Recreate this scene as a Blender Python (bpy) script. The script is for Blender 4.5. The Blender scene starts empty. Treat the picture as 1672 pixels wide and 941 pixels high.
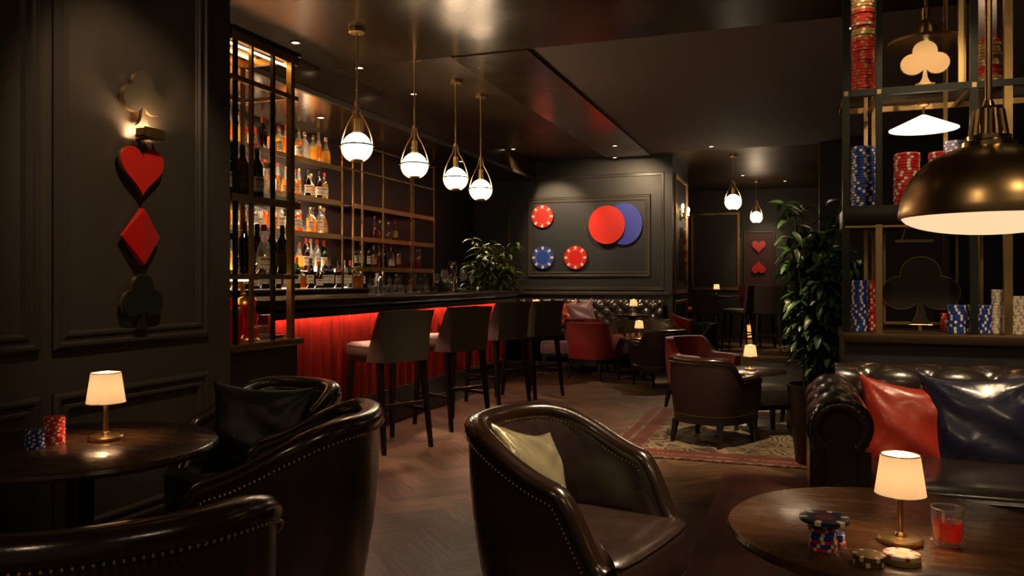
import bpy, bmesh, math, random
from math import sin, cos, pi, radians, sqrt, exp
from mathutils import Vector, Matrix
random.seed(7)
S = bpy.context.scene
COL = S.collection
# ------------------------------------------------------------------ camera frame
TH = math.atan(464 / 1300.0)
CS, SN = cos(TH), sin(TH)
EYE = 1.22
F = 1300.0
def w(r, f, z=0.0):
    return Vector((r * CS - f * SN, r * SN + f * CS, z))
def at(px, py, z):
    f = F * (EYE - z) / (py - 457.0)
    return w((px - 836) / F * f, f, z)
def atd(px, d, z=0.0):
    return w((px - 836) / F * d, d, z)
def onX(px, X):
    u = (px - 836) / F
    return X * (CS + SN * u) / (CS * u - SN)
def onY(px, Y):
    u = (px - 836) / F
    return Y * (u * CS - SN) / (CS + SN * u)
def depth(X, Y):
    return -SN * X + CS * Y
def zat(py, X, Y):
    return EYE + (457 - py) * depth(X, Y) / F
def camdir(r, f):
    v = w(r, f); return math.atan2(v.y, v.x) - pi / 2      # rotz that turns local +Y to this direction

# ------------------------------------------------------------------ materials
def NT(name):
    m = bpy.data.materials.new(name); m.use_nodes = True
    nt = m.node_tree; nt.nodes.clear()
    out = nt.nodes.new('ShaderNodeOutputMaterial')
    return m, nt, out
def N(nt, t, **kw):
    n = nt.nodes.new(t)
    for k, v in kw.items():
        if k in n.inputs: n.inputs[k].default_value = v
        else: setattr(n, k, v)
    return n
def c4(c): return (c[0], c[1], c[2], 1)
def M(name, col, rough=.5, metal=0, bump=None, var=None, coat=0, spec=.5, sheen=0, rvar=0, stretch=None, aniso=0):
    m, nt, out = NT(name)
    b = N(nt, 'ShaderNodeBsdfPrincipled'); L = nt.links.new
    b.inputs['Base Color'].default_value = c4(col); b.inputs['Roughness'].default_value = rough
    b.inputs['Metallic'].default_value = metal; b.inputs['Specular IOR Level'].default_value = spec
    b.inputs['Coat Weight'].default_value = coat; b.inputs['Coat Roughness'].default_value = .18
    b.inputs['Sheen Weight'].default_value = sheen
    L(b.outputs[0], out.inputs[0])
    tc = N(nt, 'ShaderNodeTexCoord'); src = tc.outputs['Object']
    if stretch:
        mp = N(nt, 'ShaderNodeMapping'); mp.inputs['Scale'].default_value = stretch
        L(src, mp.inputs[0]); src = mp.outputs[0]
    if var or rvar:
        nz = N(nt, 'ShaderNodeTexNoise'); nz.inputs['Scale'].default_value = var[1] if var else 6; nz.inputs['Detail'].default_value = 6
        L(src, nz.inputs[0])
        if var:
            r = N(nt, 'ShaderNodeMapRange'); r.inputs['From Min'].default_value = .3; r.inputs['From Max'].default_value = .7
            r.inputs['To Min'].default_value = 1 - var[0]; r.inputs['To Max'].default_value = 1 + var[0]
            L(nz.outputs[0], r.inputs[0])
            mx = N(nt, 'ShaderNodeVectorMath', operation='SCALE'); mx.inputs[0].default_value = col
            L(r.outputs[0], mx.inputs['Scale']); L(mx.outputs[0], b.inputs['Base Color'])
        if rvar:
            r2 = N(nt, 'ShaderNodeMapRange'); r2.inputs['From Min'].default_value = .3; r2.inputs['From Max'].default_value = .7
            r2.inputs['To Min'].default_value = max(.03, rough - rvar); r2.inputs['To Max'].default_value = rough + rvar
            L(nz.outputs[0], r2.inputs[0]); L(r2.outputs[0], b.inputs['Roughness'])
    if bump:
        n2 = N(nt, 'ShaderNodeTexNoise'); n2.inputs['Scale'].default_value = bump[0]; n2.inputs['Detail'].default_value = 5
        L(src, n2.inputs[0])
        bp = N(nt, 'ShaderNodeBump'); bp.inputs['Strength'].default_value = bump[1]; bp.inputs['Distance'].default_value = .01
        L(n2.outputs[0], bp.inputs['Height']); L(bp.outputs[0], b.inputs['Normal'])
    return m
def EM(name, col, s):
    m, nt, out = NT(name)
    e = N(nt, 'ShaderNodeEmission'); e.inputs[0].default_value = c4(col); e.inputs[1].default_value = s
    nt.links.new(e.outputs[0], out.inputs[0]); return m
def GLASS(name, col, trans=.5, gloss=.12, clear=None, rough=.03):
    """tinted liquid or glass: translucent + see-through + mirror sheen at the rim"""
    m, nt, out = NT(name); L = nt.links.new
    tl = N(nt, 'ShaderNodeBsdfTranslucent'); tl.inputs[0].default_value = c4(col)
    tp = N(nt, 'ShaderNodeBsdfTransparent'); tp.inputs[0].default_value = c4(clear or col)
    gl = N(nt, 'ShaderNodeBsdfGlossy'); gl.inputs['Color'].default_value = (1, 1, 1, 1); gl.inputs['Roughness'].default_value = rough
    m1 = N(nt, 'ShaderNodeMixShader'); m1.inputs[0].default_value = trans
    L(tp.outputs[0], m1.inputs[1]); L(tl.outputs[0], m1.inputs[2])
    lw = N(nt, 'ShaderNodeLayerWeight'); lw.inputs['Blend'].default_value = .35
    mr = N(nt, 'ShaderNodeMapRange'); mr.inputs['To Min'].default_value = gloss * .5; mr.inputs['To Max'].default_value = min(1, gloss * 4)
    L(lw.outputs['Facing'], mr.inputs[0])
    m2 = N(nt, 'ShaderNodeMixShader'); L(mr.outputs[0], m2.inputs[0]); L(m1.outputs[0], m2.inputs[1]); L(gl.outputs[0], m2.inputs[2])
    L(m2.outputs[0], out.inputs[0]); return m
def SHADE(name, col, s):
    """lamp shade cloth that glows"""
    m, nt, out = NT(name); L = nt.links.new
    tl = N(nt, 'ShaderNodeBsdfTranslucent'); tl.inputs[0].default_value = (.46, .38, .29, 1)
    df = N(nt, 'ShaderNodeBsdfDiffuse'); df.inputs[0].default_value = (.5, .42, .33, 1)
    mx = N(nt, 'ShaderNodeMixShader'); mx.inputs[0].default_value = .5
    L(tl.outputs[0], mx.inputs[1]); L(df.outputs[0], mx.inputs[2])
    e = N(nt, 'ShaderNodeEmission'); e.inputs[0].default_value = c4(col); e.inputs[1].default_value = s
    ad = N(nt, 'ShaderNodeAddShader'); L(mx.outputs[0], ad.inputs[0]); L(e.outputs[0], ad.inputs[1]); L(ad.outputs[0], out.inputs[0])
    return m
def FLOOR():
    m, nt, out = NT('oak herringbone'); L = nt.links.new
    b = N(nt, 'ShaderNodeBsdfPrincipled'); L(b.outputs[0], out.inputs[0])
    uv = N(nt, 'ShaderNodeUVMap'); at_ = N(nt, 'ShaderNodeAttribute', attribute_name='tone')
    mp = N(nt, 'ShaderNodeMapping'); mp.inputs['Scale'].default_value = (2.2, 30, 1); L(uv.outputs[0], mp.inputs[0])
    nz = N(nt, 'ShaderNodeTexNoise'); nz.inputs['Scale'].default_value = 2.0; nz.inputs['Detail'].default_value = 8; nz.inputs['Roughness'].default_value = .65
    L(mp.outputs[0], nz.inputs[0])
    cr = N(nt, 'ShaderNodeValToRGB'); e = cr.color_ramp.elements
    e[0].position = .3; e[0].color = (.050, .025, .013, 1); e[1].position = .72; e[1].color = (.17, .092, .048, 1)
    L(nz.outputs[0], cr.inputs[0])
    mr = N(nt, 'ShaderNodeMapRange'); mr.inputs['To Min'].default_value = .55; mr.inputs['To Max'].default_value = 1.35; L(at_.outputs['Fac'], mr.inputs[0])
    sc = N(nt, 'ShaderNodeVectorMath', operation='SCALE'); L(cr.outputs[0], sc.inputs[0]); L(mr.outputs[0], sc.inputs['Scale'])
    L(sc.outputs[0], b.inputs['Base Color'])
    r2 = N(nt, 'ShaderNodeMapRange'); r2.inputs['To Min'].default_value = .5; r2.inputs['To Max'].default_value = .32; L(nz.outputs[0], r2.inputs[0]); L(r2.outputs[0], b.inputs['Roughness'])
    bp = N(nt, 'ShaderNodeBump'); bp.inputs['Strength'].default_value = .25; bp.inputs['Distance'].default_value = .004
    L(nz.outputs[0], bp.inputs['Height']); L(bp.outputs[0], b.inputs['Normal'])
    return m
def RUG(name, field, pale, border, hx, hy):
    m, nt, out = NT(name); L = nt.links.new
    b = N(nt, 'ShaderNodeBsdfPrincipled'); b.inputs['Roughness'].default_value = .95; b.inputs['Specular IOR Level'].default_value = .1; b.inputs['Sheen Weight'].default_value = .2
    L(b.outputs[0], out.inputs[0])
    tc = N(nt, 'ShaderNodeTexCoord'); sp = N(nt, 'ShaderNodeSeparateXYZ'); L(tc.outputs['Object'], sp.inputs[0])
    def mth(op, a, bb):
        n = N(nt, 'ShaderNodeMath', operation=op)
        for i, v in enumerate((a, bb)):
            if v is None: continue
            if isinstance(v, (int, float)): n.inputs[i].default_value = v
            else: L(v, n.inputs[i])
        return n.outputs[0]
    ax = mth('ABSOLUTE', sp.outputs[0], None); ay = mth('ABSOLUTE', sp.outputs[1], None)
    dx = mth('SUBTRACT', hx, ax); dy = mth('SUBTRACT', hy, ay); dd = mth('MINIMUM', dx, dy)
    nz = N(nt, 'ShaderNodeTexNoise'); nz.inputs['Scale'].default_value = 9; nz.inputs['Detail'].default_value = 4; L(tc.outputs['Object'], nz.inputs[0])
    vo = N(nt, 'ShaderNodeTexVoronoi', feature='DISTANCE_TO_EDGE'); vo.inputs['Scale'].default_value = 5.0; L(tc.outputs['Object'], vo.inputs[0])
    wv = mth('SINE', mth('MULTIPLY', mth('ADD', vo.outputs[0], mth('MULTIPLY', nz.outputs[0], .35)), 34.0), None)
    cr = N(nt, 'ShaderNodeValToRGB'); cr.color_ramp.interpolation = 'EASE'; e = cr.color_ramp.elements
    e[0].position = .3; e[0].color = c4(field); e[1].position = .62; e[1].color = c4(pale)
    L(mth('MULTIPLY', mth('ADD', wv, 1.0), .5), cr.inputs[0])
    # borders by distance from the edge
    bd = N(nt, 'ShaderNodeValToRGB'); bd.color_ramp.interpolation = 'CONSTANT'; q = bd.color_ramp.elements
    q[0].position = 0; q[0].color = (.3, .3, .3, 1)
    for p, v in ((.03, 1), (.10, .2), (.13, 1), (.24, .35), (.27, 0)):
        x = q.new(p); x.color = (v, v, v, 1)
    q[-1].position = .3; q[-1].color = (0, 0, 0, 1)
    L(dd, bd.inputs[0])
    mx = N(nt, 'ShaderNodeMix', data_type='RGBA'); L(bd.outputs[0], mx.inputs[0]); L(cr.outputs[0], mx.inputs[6]); mx.inputs[7].default_value = c4(border)
    wr = N(nt, 'ShaderNodeTexNoise'); wr.inputs['Scale'].default_value = 3; wr.inputs['Detail'].default_value = 8; L(tc.outputs['Object'], wr.inputs[0])
    wm = N(nt, 'ShaderNodeMapRange'); wm.inputs['From Min'].default_value = .3; wm.inputs['From Max'].default_value = .7; wm.inputs['To Min'].default_value = .45; wm.inputs['To Max'].default_value = 1.3; L(wr.outputs[0], wm.inputs[0])
    sc = N(nt, 'ShaderNodeVectorMath', operation='SCALE'); L(mx.outputs[2], sc.inputs[0]); L(wm.outputs[0], sc.inputs['Scale']); L(sc.outputs[0], b.inputs['Base Color'])
    bp = N(nt, 'ShaderNodeBump'); bp.inputs['Strength'].default_value = .5; bp.inputs['Distance'].default_value = .006
    n3 = N(nt, 'ShaderNodeTexNoise'); n3.inputs['Scale'].default_value = 160; L(tc.outputs['Object'], n3.inputs[0]); L(n3.outputs[0], bp.inputs['Height']); L(bp.outputs[0], b.inputs['Normal'])
    return m

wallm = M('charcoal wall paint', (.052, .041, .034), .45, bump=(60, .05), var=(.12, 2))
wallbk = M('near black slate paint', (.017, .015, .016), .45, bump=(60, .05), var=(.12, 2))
domem = M('spun brass', (.60, .40, .18), .30, 1)
wallred = M('oxblood wall paint', (.05, .012, .012), .5, var=(.1, 3))
ceilm = M('lacquered dark ceiling', (.075, .047, .026), .24, .55, bump=(1.3, .16), rvar=.06, var=(.2, 1.2))
ceilb = M('bronze washed ceiling', (.075, .045, .026), .42, .4, bump=(1.6, .35), rvar=.08, var=(.3, 1.0))
panelm = M('slate blue panel paint', (.015, .0165, .022), .5, bump=(60, .04))
ceilw = M('matt umber ceiling', (.115, .078, .066), .8, bump=(40, .05))
trimm = M('dark moulding', (.048, .038, .032), .32, bump=(30, .05))
woodd = M('dark stained wood', (.022, .011, .007), .25, bump=(8, .15), var=(.5, 4), stretch=(1, 9, 1), coat=.3)
tabw = M('walnut tabletop', (.058, .025, .011), .26, bump=(5, .06), var=(.22, 3.5), stretch=(1.2, 9, 1), coat=.1, rvar=.05, spec=.4)
blackw = M('black lacquered wood', (.012, .009, .008), .3, bump=(20, .03), coat=.2)
leath = M('dark brown leather', (.036, .020, .018), .28, bump=(170, .10), coat=.4, rvar=.08, var=(.25, 7))
leathd = M('black leather', (.026, .020, .018), .42, bump=(190, .12), coat=.12, var=(.25, 7))
leathrim = M('oxblood leather trim', (.022, .010, .007), .22, bump=(120, .06), coat=.6)
leathsofa = M('chestnut black leather', (.032, .021, .018), .25, bump=(45, .12), coat=.4)
stoolm = M('charcoal stool leather', (.080, .066, .055), .40, bump=(160, .1), var=(.15, 6))
redup = M('red upholstery', (.25, .013, .010), .55, bump=(200, .12), var=(.15, 8), sheen=.15)
redfl = M('red fluted leather', (.44, .032, .020), .30, bump=(14, .2), var=(.18, 7), coat=.1, stretch=(1, 1, .4))
creamup = M('taupe upholstery', (.17, .12, .075), .7, bump=(150, .15))
greyup = M('slate upholstery', (.03, .035, .038), .6, bump=(150, .15))
brass = M('brushed brass', (.66, .45, .20), .30, 1)
brassd = M('aged bronze', (.42, .27, .11), .34, .93, rvar=.1)
brassp = M('polished brass', (.75, .53, .24), .18, 1)
blackm = M('blackened metal', (.035, .03, .026), .35, .85)
greenm = M('dark green black metal', (.016, .018, .012), .35, .4)
chrome = M('chrome', (.75, .73, .7), .12, 1)
redm = M('red lacquer', (.62, .022, .015), .38, coat=.25)
redg = M('red brushed lacquer', (.55, .01, .006), .34, coat=.2, bump=(40, .05))
bluem = M('royal blue lacquer', (.03, .05, .42), .42, coat=.2)
redchip = M('red chip clay', (.5, .016, .014), .4)
bluechip = M('blue chip clay', (.012, .04, .24), .4)
whitechip = M('ivory chip clay', (.72, .6, .46), .45)
goldchip = M('gold chip clay', (.42, .25, .07), .38, .3)
ivory = M('ivory enamel', (.78, .72, .64), .45)
paper = M('cream paper label', (.72, .62, .48), .7, var=(.12, 60))
papero = M('ochre paper label', (.6, .34, .1), .7, var=(.15, 60))
paperd = M('black paper label', (.03, .025, .02), .6)
capred = M('red wax', (.5, .04, .02), .35)
capblk = M('black stopper', (.015, .012, .01), .4)
capgold = M('gold foil', (.7, .42, .14), .3, .9)
corkm = M('cork', (.45, .25, .12), .8, bump=(80, .3))
g_amber = GLASS('amber spirit', (.90, .40, .09), .38)
g_honey = GLASS('honey spirit', (1, .66, .20), .45)
g_brown = GLASS('brown glass', (.16, .045, .012), .45)
g_clear = GLASS('clear glass', (.85, .82, .76), .16, .16, (.95, .95, .93))
g_ware = GLASS('thin glassware', (.9, .88, .84), .015, .16, (.97, .97, .96))
g_drink = GLASS('red cocktail', (.95, .05, .02), .45, .1, (.9, .08, .03))
g_green = GLASS('green glass', (.05, .16, .04), .42)
g_red = GLASS('ruby spirit', (.8, .03, .015), .6)
g_dark = GLASS('smoked glass', (.03, .025, .022), .4)
g_pane = GLASS('thin pane', (.9, .9, .88), .02, .05, (.93, .92, .9))
g_tint = GLASS('smoked pane', (.3, .2, .15), .08, .07, (.55, .5, .46))
leafm = M('palm leaf', (.11, .145, .022), .38, var=(.5, 9), spec=.5)
leafd = M('dark glossy leaf', (.034, .075, .016), .36, var=(.5, 9))
soilm = M('potting soil', (.02, .012, .008), .95, bump=(60, .8))
potm = M('dark bronze planter', (.035, .024, .017), .38, .5)
goldcush = M('gold satin', (.40, .36, .23), .27, .45, bump=(7, .5), coat=.1)
redcush = M('red satin', (.42, .035, .016), .34, bump=(9, .7), coat=.15)
bluecush = M('midnight satin', (.018, .018, .045), .28, bump=(9, .7), coat=.3)
blackcush = M('black satin', (.010, .009, .009), .5, bump=(8, .4))
mauvecush = M('mauve satin', (.20, .10, .12), .45, sheen=.3)
globem = EM('opal globe lit', (1, .76, .50), 30)
bulbm = EM('warm bulb lit', (1, .64, .34), 260)
shadem = SHADE('cream shade lit', (1, .67, .34), .34)
ledw = EM('warm led strip', (1, .60, .26), 22)
ledc = EM('shelf led strip', (1, .72, .44), 80)
led_fill = EM('added label fill led', (1, .72, .44), 20)  # added fill glow for the bottle labels
ledr = EM('counter led strip', (1, .50, .32), 210)
spotm = EM('downlight lens lit', (1, .78, .5), 9)
diffm = EM('dome diffuser lit', (1, .70, .40), 1.0)
conem = EM('white cone shade lit', (1, .74, .46), 2.4)
sconm = EM('sconce candle lit', (1, .62, .26), 22)
# ------------------------------------------------------------------ mesh building
class MB:
    def __init__(s): s.bm = bmesh.new(); s.mi = 0
    def _m(s, fs):
        for f in fs: f.material_index = s.mi
    def box(s, c, d, rot=None, bevel=0, seg=2):
        r = bmesh.ops.create_cube(s.bm, size=1); vs = r['verts']
        for v in vs: v.co = Vector((v.co.x * d[0], v.co.y * d[1], v.co.z * d[2]))
        fs = list({f for v in vs for f in v.link_faces}); s._m(fs)
        if bevel:
            es = list({e for v in vs for e in v.link_edges})
            r2 = bmesh.ops.bevel(s.bm, geom=es, offset=bevel, segments=seg, affect='EDGES', profile=.5)
            vs = list({v for v in r2['verts']} | {v for v in vs if v.is_valid}); s._m(r2['faces'])
        m = Matrix.Translation(Vector(c)) @ (rot.to_4x4() if rot else Matrix())
        for v in vs: v.co = m @ v.co
        return s
    def grid(s, rows, closeu=False, closev=False, caps=False):
        """rows of points -> quads"""
        V = [[s.bm.verts.new(p) for p in r] for r in rows]
        n, k = len(V), len(V[0])
        for i in range(n if closev else n - 1):
            for j in range(k if closeu else k - 1):
                a, b, c, d = V[i][j], V[i][(j + 1) % k], V[(i + 1) % n][(j + 1) % k], V[(i + 1) % n][j]
                try: f = s.bm.faces.new((a, b, c, d)); f.material_index = s.mi
                except ValueError: pass
        if caps:
            for r in (V[0], V[-1]):
                try: f = s.bm.faces.new(r); f.material_index = s.mi
                except ValueError: pass
        return V
    def lathe(s, prof, c=(0, 0, 0), n=24, m=None, shell=False):
        """profile of (r, z); spun about z"""
        rows = []
        for r, z in prof:
            rows.append([Vector((max(r, 1e-4) * cos(2 * pi * i / n), max(r, 1e-4) * sin(2 * pi * i / n), z)) for i in range(n)])
        mm = Matrix.Translation(Vector(c)) @ (m.to_4x4() if m else Matrix())
        rows = [[mm @ p for p in r] for r in rows]
        s.grid(rows, closeu=True, closev=shell, caps=not shell); return s
    def tube(s, pts, r, n=8, closed=False):
        pts = [Vector(p) for p in pts]; rows = []; k = len(pts); up = None
        for i, p in enumerate(pts):
            if closed: t = (pts[(i + 1) % k] - pts[i - 1])
            else: t = pts[min(i + 1, k - 1)] - pts[max(i - 1, 0)]
            t.normalize()
            if up is None: up = t.orthogonal().normalized()
            a = (up - t * up.dot(t)).normalized(); up = a; b = t.cross(a)
            rr = r[i] if isinstance(r, (list, tuple)) else r
            rows.append([p + (a * cos(2 * pi * j / n) + b * sin(2 * pi * j / n)) * rr for j in range(n)])
        s.grid(rows, closeu=True, closev=closed, caps=not closed); return s
    def bar(s, a, b, wd, th=None, bevel=0):
        a, b = Vector(a), Vector(b); d = b - a
        q = d.to_track_quat('Z', 'Y').to_matrix()
        return s.box((a + b) / 2, (wd, th or wd, d.length), q, bevel)
    def taper(s, a, b, wa, wb):
        """square leg between two points"""
        a, b = Vector(a), Vector(b)
        ra = [a + Vector((x * wa / 2, y * wa / 2, 0)) for x, y in ((-1, -1), (1, -1), (1, 1), (-1, 1))]
        rb = [b + Vector((x * wb / 2, y * wb / 2, 0)) for x, y in ((-1, -1), (1, -1), (1, 1), (-1, 1))]
        s.grid([ra, rb], closeu=True, caps=True); return s
    def prism(s, poly, fn):
        """poly of (u, v); fn(u, v, k) with k 0/1 gives the two faces"""
        s.grid([[Vector(fn(u, v, 0)) for u, v in poly], [Vector(fn(u, v, 1)) for u, v in poly]], closeu=True, caps=True); return s
    def ball(s, c, r, u=10, v=6, sc=(1, 1, 1)):
        rows = []
        for i in range(v + 1):
            a = pi * i / v
            rows.append([Vector(c) + Vector((max(sin(a), 1e-3) * cos(2 * pi * j / u) * sc[0], max(sin(a), 1e-3) * sin(2 * pi * j / u) * sc[1], -cos(a) * sc[2])) * r for j in range(u)])
        s.grid(rows, closeu=True, caps=True); return s
    def mesh(s, name, mats, sharp=35, recalc=True):
        if recalc: bmesh.ops.recalc_face_normals(s.bm, faces=s.bm.faces)
        me = bpy.data.meshes.new(name); s.bm.to_mesh(me); s.bm.free()
        for m in (mats if isinstance(mats, (list, tuple)) else [mats]): me.materials.append(m)
        me.polygons.foreach_set('use_smooth', [True] * len(me.polygons)); me.set_sharp_from_angle(angle=radians(sharp))
        return me
    def build(s, name, mats, parent=None, sharp=35, loc=None, rotz=None, recalc=True):
        return link(name, s.mesh(name, mats, sharp, recalc), parent, loc, rotz)
def link(name, me, parent=None, loc=None, rotz=None):
    o = bpy.data.objects.new(name, me); COL.objects.link(o)
    if parent: o.parent = parent
    if loc is not None: o.location = loc
    if rotz is not None: o.rotation_euler = (0, 0, rotz)
    return o
def tag(o, label, cat, group=None, kind=None):
    if label: o['label'] = label
    if cat: o['category'] = cat
    if group: o['group'] = group
    if kind: o['kind'] = kind
    return o
def thing(name, label, cat, loc=(0, 0, 0), rotz=0, group=None):
    o = bpy.data.objects.new(name, None); COL.objects.link(o); o.empty_display_size = .05
    o.location = loc; o.rotation_euler = (0, 0, rotz); return tag(o, label, cat, group)
def struct(o): o['kind'] = 'structure'; return o
def dup(root, loc, rotz, label, group=None, scale=None, mats=None):
    """a copy of a thing with copies of its parts and sub-parts"""
    r = root.copy(); COL.objects.link(r); r.location = loc; r.rotation_euler = (r.rotation_euler.x, r.rotation_euler.y, rotz); r['label'] = label
    if group: r['group'] = group
    if scale: r.scale = (scale,) * 3
    def kids(src, dst):
        for ch in list(src.children):
            c = ch.copy(); COL.objects.link(c); c.parent = dst; kids(ch, c)
    kids(root, r)
    return r
ORD = 'first second third fourth fifth sixth seventh eighth ninth tenth eleventh twelfth thirteenth fourteenth fifteenth sixteenth seventeenth eighteenth nineteenth twentieth'.split()
def nth(i):
    if i < 20: return ORD[i]
    if i == 29: return 'thirtieth'
    if i == 39: return 'fortieth'
    if i < 30: return 'twenty-' + ORD[i - 20]
    if i < 40: return 'thirty-' + ORD[i - 30]
    return 'forty-' + ORD[i - 40]
def smooth(a, b, x):
    t = max(0, min(1, (x - a) / (b - a))); return t * t * (3 - 2 * t)
def mesh_of(fn):
    b = MB(); fn(b); return b

# ------------------------------------------------------------------ the room
CEIL = 3.09
# floor planks
def floor():
    me = bpy.data.meshes.new('floor'); W_, n = .098, 5
    vs, fs, uvs, tone = [], [], [], []
    rot = radians(45); cr, sr = cos(rot), sin(rot); g = .0012
    rnd = random.Random(3)
    for p in range(-40, 40):
        for k in range(-210, 210):
            ox, oy = (k + p * n) * W_, (k - p * n) * W_
            for hor in (1, 0):
                if hor: x0, x1, y0, y1 = ox, ox + n * W_, oy, oy + W_
                else: x0, x1, y0, y1 = ox + n * W_, ox + (n + 1) * W_, oy + W_ - n * W_, oy + W_
                cx, cy = (x0 + x1) / 2, (y0 + y1) / 2
                X, Y = cx * cr - cy * sr, cx * sr + cy * cr
                if not (-5.1 < X < 3.3 and -.6 < Y < 17.4): continue
                x0 += g; y0 += g; x1 -= g; y1 -= g
                b = len(vs)
                for x, y in ((x0, y0), (x1, y0), (x1, y1), (x0, y1)):
                    vs.append((x * cr - y * sr, x * sr + y * cr, 0))
                fs.append((b, b + 1, b + 2, b + 3)); o = rnd.random() * 40
                q = [(0, 0), (.49, 0), (.49, .098), (0, .098)] if hor else [(0, 0), (0, .098), (.49, .098), (.49, 0)]
                uvs += [(u + o, v + o * .37) for u, v in q]; tone.append(rnd.random())
    b = len(vs); vs += [(-5.3, -1.6, -.003), (3.5, -1.6, -.003), (3.5, 17.7, -.003), (-5.3, 17.7, -.003)]; fs.append((b, b + 1, b + 2, b + 3)); uvs += [(0, 0)] * 4; tone.append(0.0)
    me.from_pydata(vs, [], fs)
    uv = me.uv_layers.new(name='UVMap')
    for i, u in enumerate(uvs): uv.data[i].uv = u
    a = me.attributes.new('tone', 'FLOAT', 'FACE'); a.data.foreach_set('value', tone)
    me.materials.append(FLOOR()); struct(link('floor', me))
floor()
def sbox(name, x0, x1, y0, y1, z0, z1, m, bevel=0):
    b = MB(); b.box(((x0 + x1) / 2, (y0 + y1) / 2, (z0 + z1) / 2), (x1 - x0, y1 - y0, z1 - z0), None, bevel)
    return struct(b.build(name, m))
sbox('ceiling', -5.3, 3.5, -1.6, 17.7, CEIL, CEIL + .1, ceilb)
sbox('ceiling_near', -3.85, 3.3, -1.5, 5.97, 3.045, CEIL, ceilm)
sbox('ceiling_right', -2.0, 3.3, 5.975, 11.55, 3.06, CEIL, ceilw)
sbox('ceiling_beam', -2.66, -2.0, 5.97, 11.6, 3.035, CEIL, ceilm)
sbox('ceiling_soffit', -4.95, -3.88, 3.4, 11.98, 2.80, CEIL, ceilm)
sbox('trim_3', -3.885, -3.85, 3.4, 11.98, 2.785, 2.83, trimm)
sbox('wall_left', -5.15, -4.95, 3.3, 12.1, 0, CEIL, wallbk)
sbox('wall_front_left', -2.95, -2.75, -1.5, 3.38, 0, CEIL, wallm)
sbox('wall_return', -4.95, -2.95, 3.28, 3.38, 0, CEIL, wallm)
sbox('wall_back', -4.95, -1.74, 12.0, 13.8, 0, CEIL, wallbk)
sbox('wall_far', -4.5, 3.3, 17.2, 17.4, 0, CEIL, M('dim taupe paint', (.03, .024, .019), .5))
sbox('wall_far_left', -4.5, -4.3, 13.8, 17.2, 0, CEIL, wallm)
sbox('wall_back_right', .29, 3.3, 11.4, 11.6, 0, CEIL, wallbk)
sbox('wall_right', 3.3, 3.5, -1.5, 17.2, 0, CEIL, wallm)
PY = 4.45                                               # front of the half wall under the chip display
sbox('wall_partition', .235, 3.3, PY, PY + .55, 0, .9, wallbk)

def moulding(name, pts, wd, prj, nrm, m=trimm):
    """picture-frame moulding swept around a rectangle on a wall; pts 4 corners, nrm outward"""
    nrm = Vector(nrm); P = [Vector(p) for p in pts]; c = sum(P, Vector()) / 4
    prof = [(0, 0), (0, prj * .55), (wd * .18, prj), (wd * .32, prj), (wd * .42, prj * .5), (wd * .62, prj * .5), (wd * .72, prj * .8), (wd * .86, prj * .8), (wd, 0)]
    rows = []
    for i, p in enumerate(P):
        a = (P[i - 1] - p).normalized(); b2 = (P[(i + 1) % 4] - p).normalized(); inn = a + b2
        rows.append([p + inn * u + nrm * v for u, v in prof])
    b = MB(); b.grid(rows, closev=True); return struct(b.build(name, m, sharp=25))
XW = -2.75
def yz(px, py):
    Y = onX(px, XW); return Y, zat(py, XW, Y)
ya, yb = onX(84, XW), onX(338, XW)
zt = 2.78
moulding('trim_1', [(XW, ya, .94), (XW, yb, .94), (XW, yb, zt), (XW, ya, zt)], .075, .022, (1, 0, 0))
ya2, yb2 = onX(100, XW), onX(326, XW)
moulding('trim_2', [(XW, ya2, .985), (XW, yb2, .985), (XW, yb2, zt - .05), (XW, ya2, zt - .05)], .03, .01, (1, 0, 0))
yc = onX(62, XW)
moulding('trim_4', [(XW, yc - 1.0, .94), (XW, yc, .94), (XW, yc, zt), (XW, yc - 1.0, zt)], .075, .022, (1, 0, 0))
moulding('trim_5', [(XW, ya, .16), (XW, yb, .16), (XW, yb, .77), (XW, ya, .77)], .075, .022, (1, 0, 0))
moulding('trim_6', [(XW, yc - 1.0, .16), (XW, yc, .16), (XW, yc, .77), (XW, yc - 1.0, .77)], .075, .022, (1, 0, 0))
sbox('baseboard_left', XW, XW + .02, -1.4, 3.37, 0, .12, trimm, .004)
# back wall
YB = 12.0
def bx(px): return onY(px, YB)
def bz(py, px=960): return zat(py, bx(px), YB)
xa, xb, z0, z1 = bx(862), bx(1063), bz(453), bz(321)
moulding('trim_7', [(xa, YB, z0), (xb, YB, z0), (xb, YB, z1), (xa, YB, z1)], .09, .035, (0, -1, 0))
moulding('trim_8', [(xa - .35, YB, z0 - .2), (xb + .2, YB, z0 - .2), (xb + .2, YB, z1 + .33), (xa - .35, YB, z1 + .33)], .05, .02, (0, -1, 0))
b = MB(); b.box(((xa + xb) / 2, YB - .004, (z0 + z1) / 2), (xb - xa - .06, .008, z1 - z0 - .06)); struct(b.build('trim_16', panelm))
sbox('trim_9', -4.9, -1.76, 11.955, 12.0, .985, 1.04, trimm, .008)
sbox('baseboard_back', -4.9, -1.76, 11.98, 12.0, 0, .12, trimm)
# end face of the back wall, with brass edge trims
for nm, y in (('trim_10', 12.16), ('trim_11', 13.6)):
    pass
moulding('trim_10', [(-1.74, 12.2, 1.0), (-1.74, 13.6, 1.0), (-1.74, 13.6, 2.85), (-1.74, 12.2, 2.85)], .06, .03, (1, 0, 0), brassd)
moulding('trim_11', [(-1.74, 12.2, .2), (-1.74, 13.6, .2), (-1.74, 13.6, .9), (-1.74, 12.2, .9)], .06, .03, (1, 0, 0), brassd)
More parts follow.
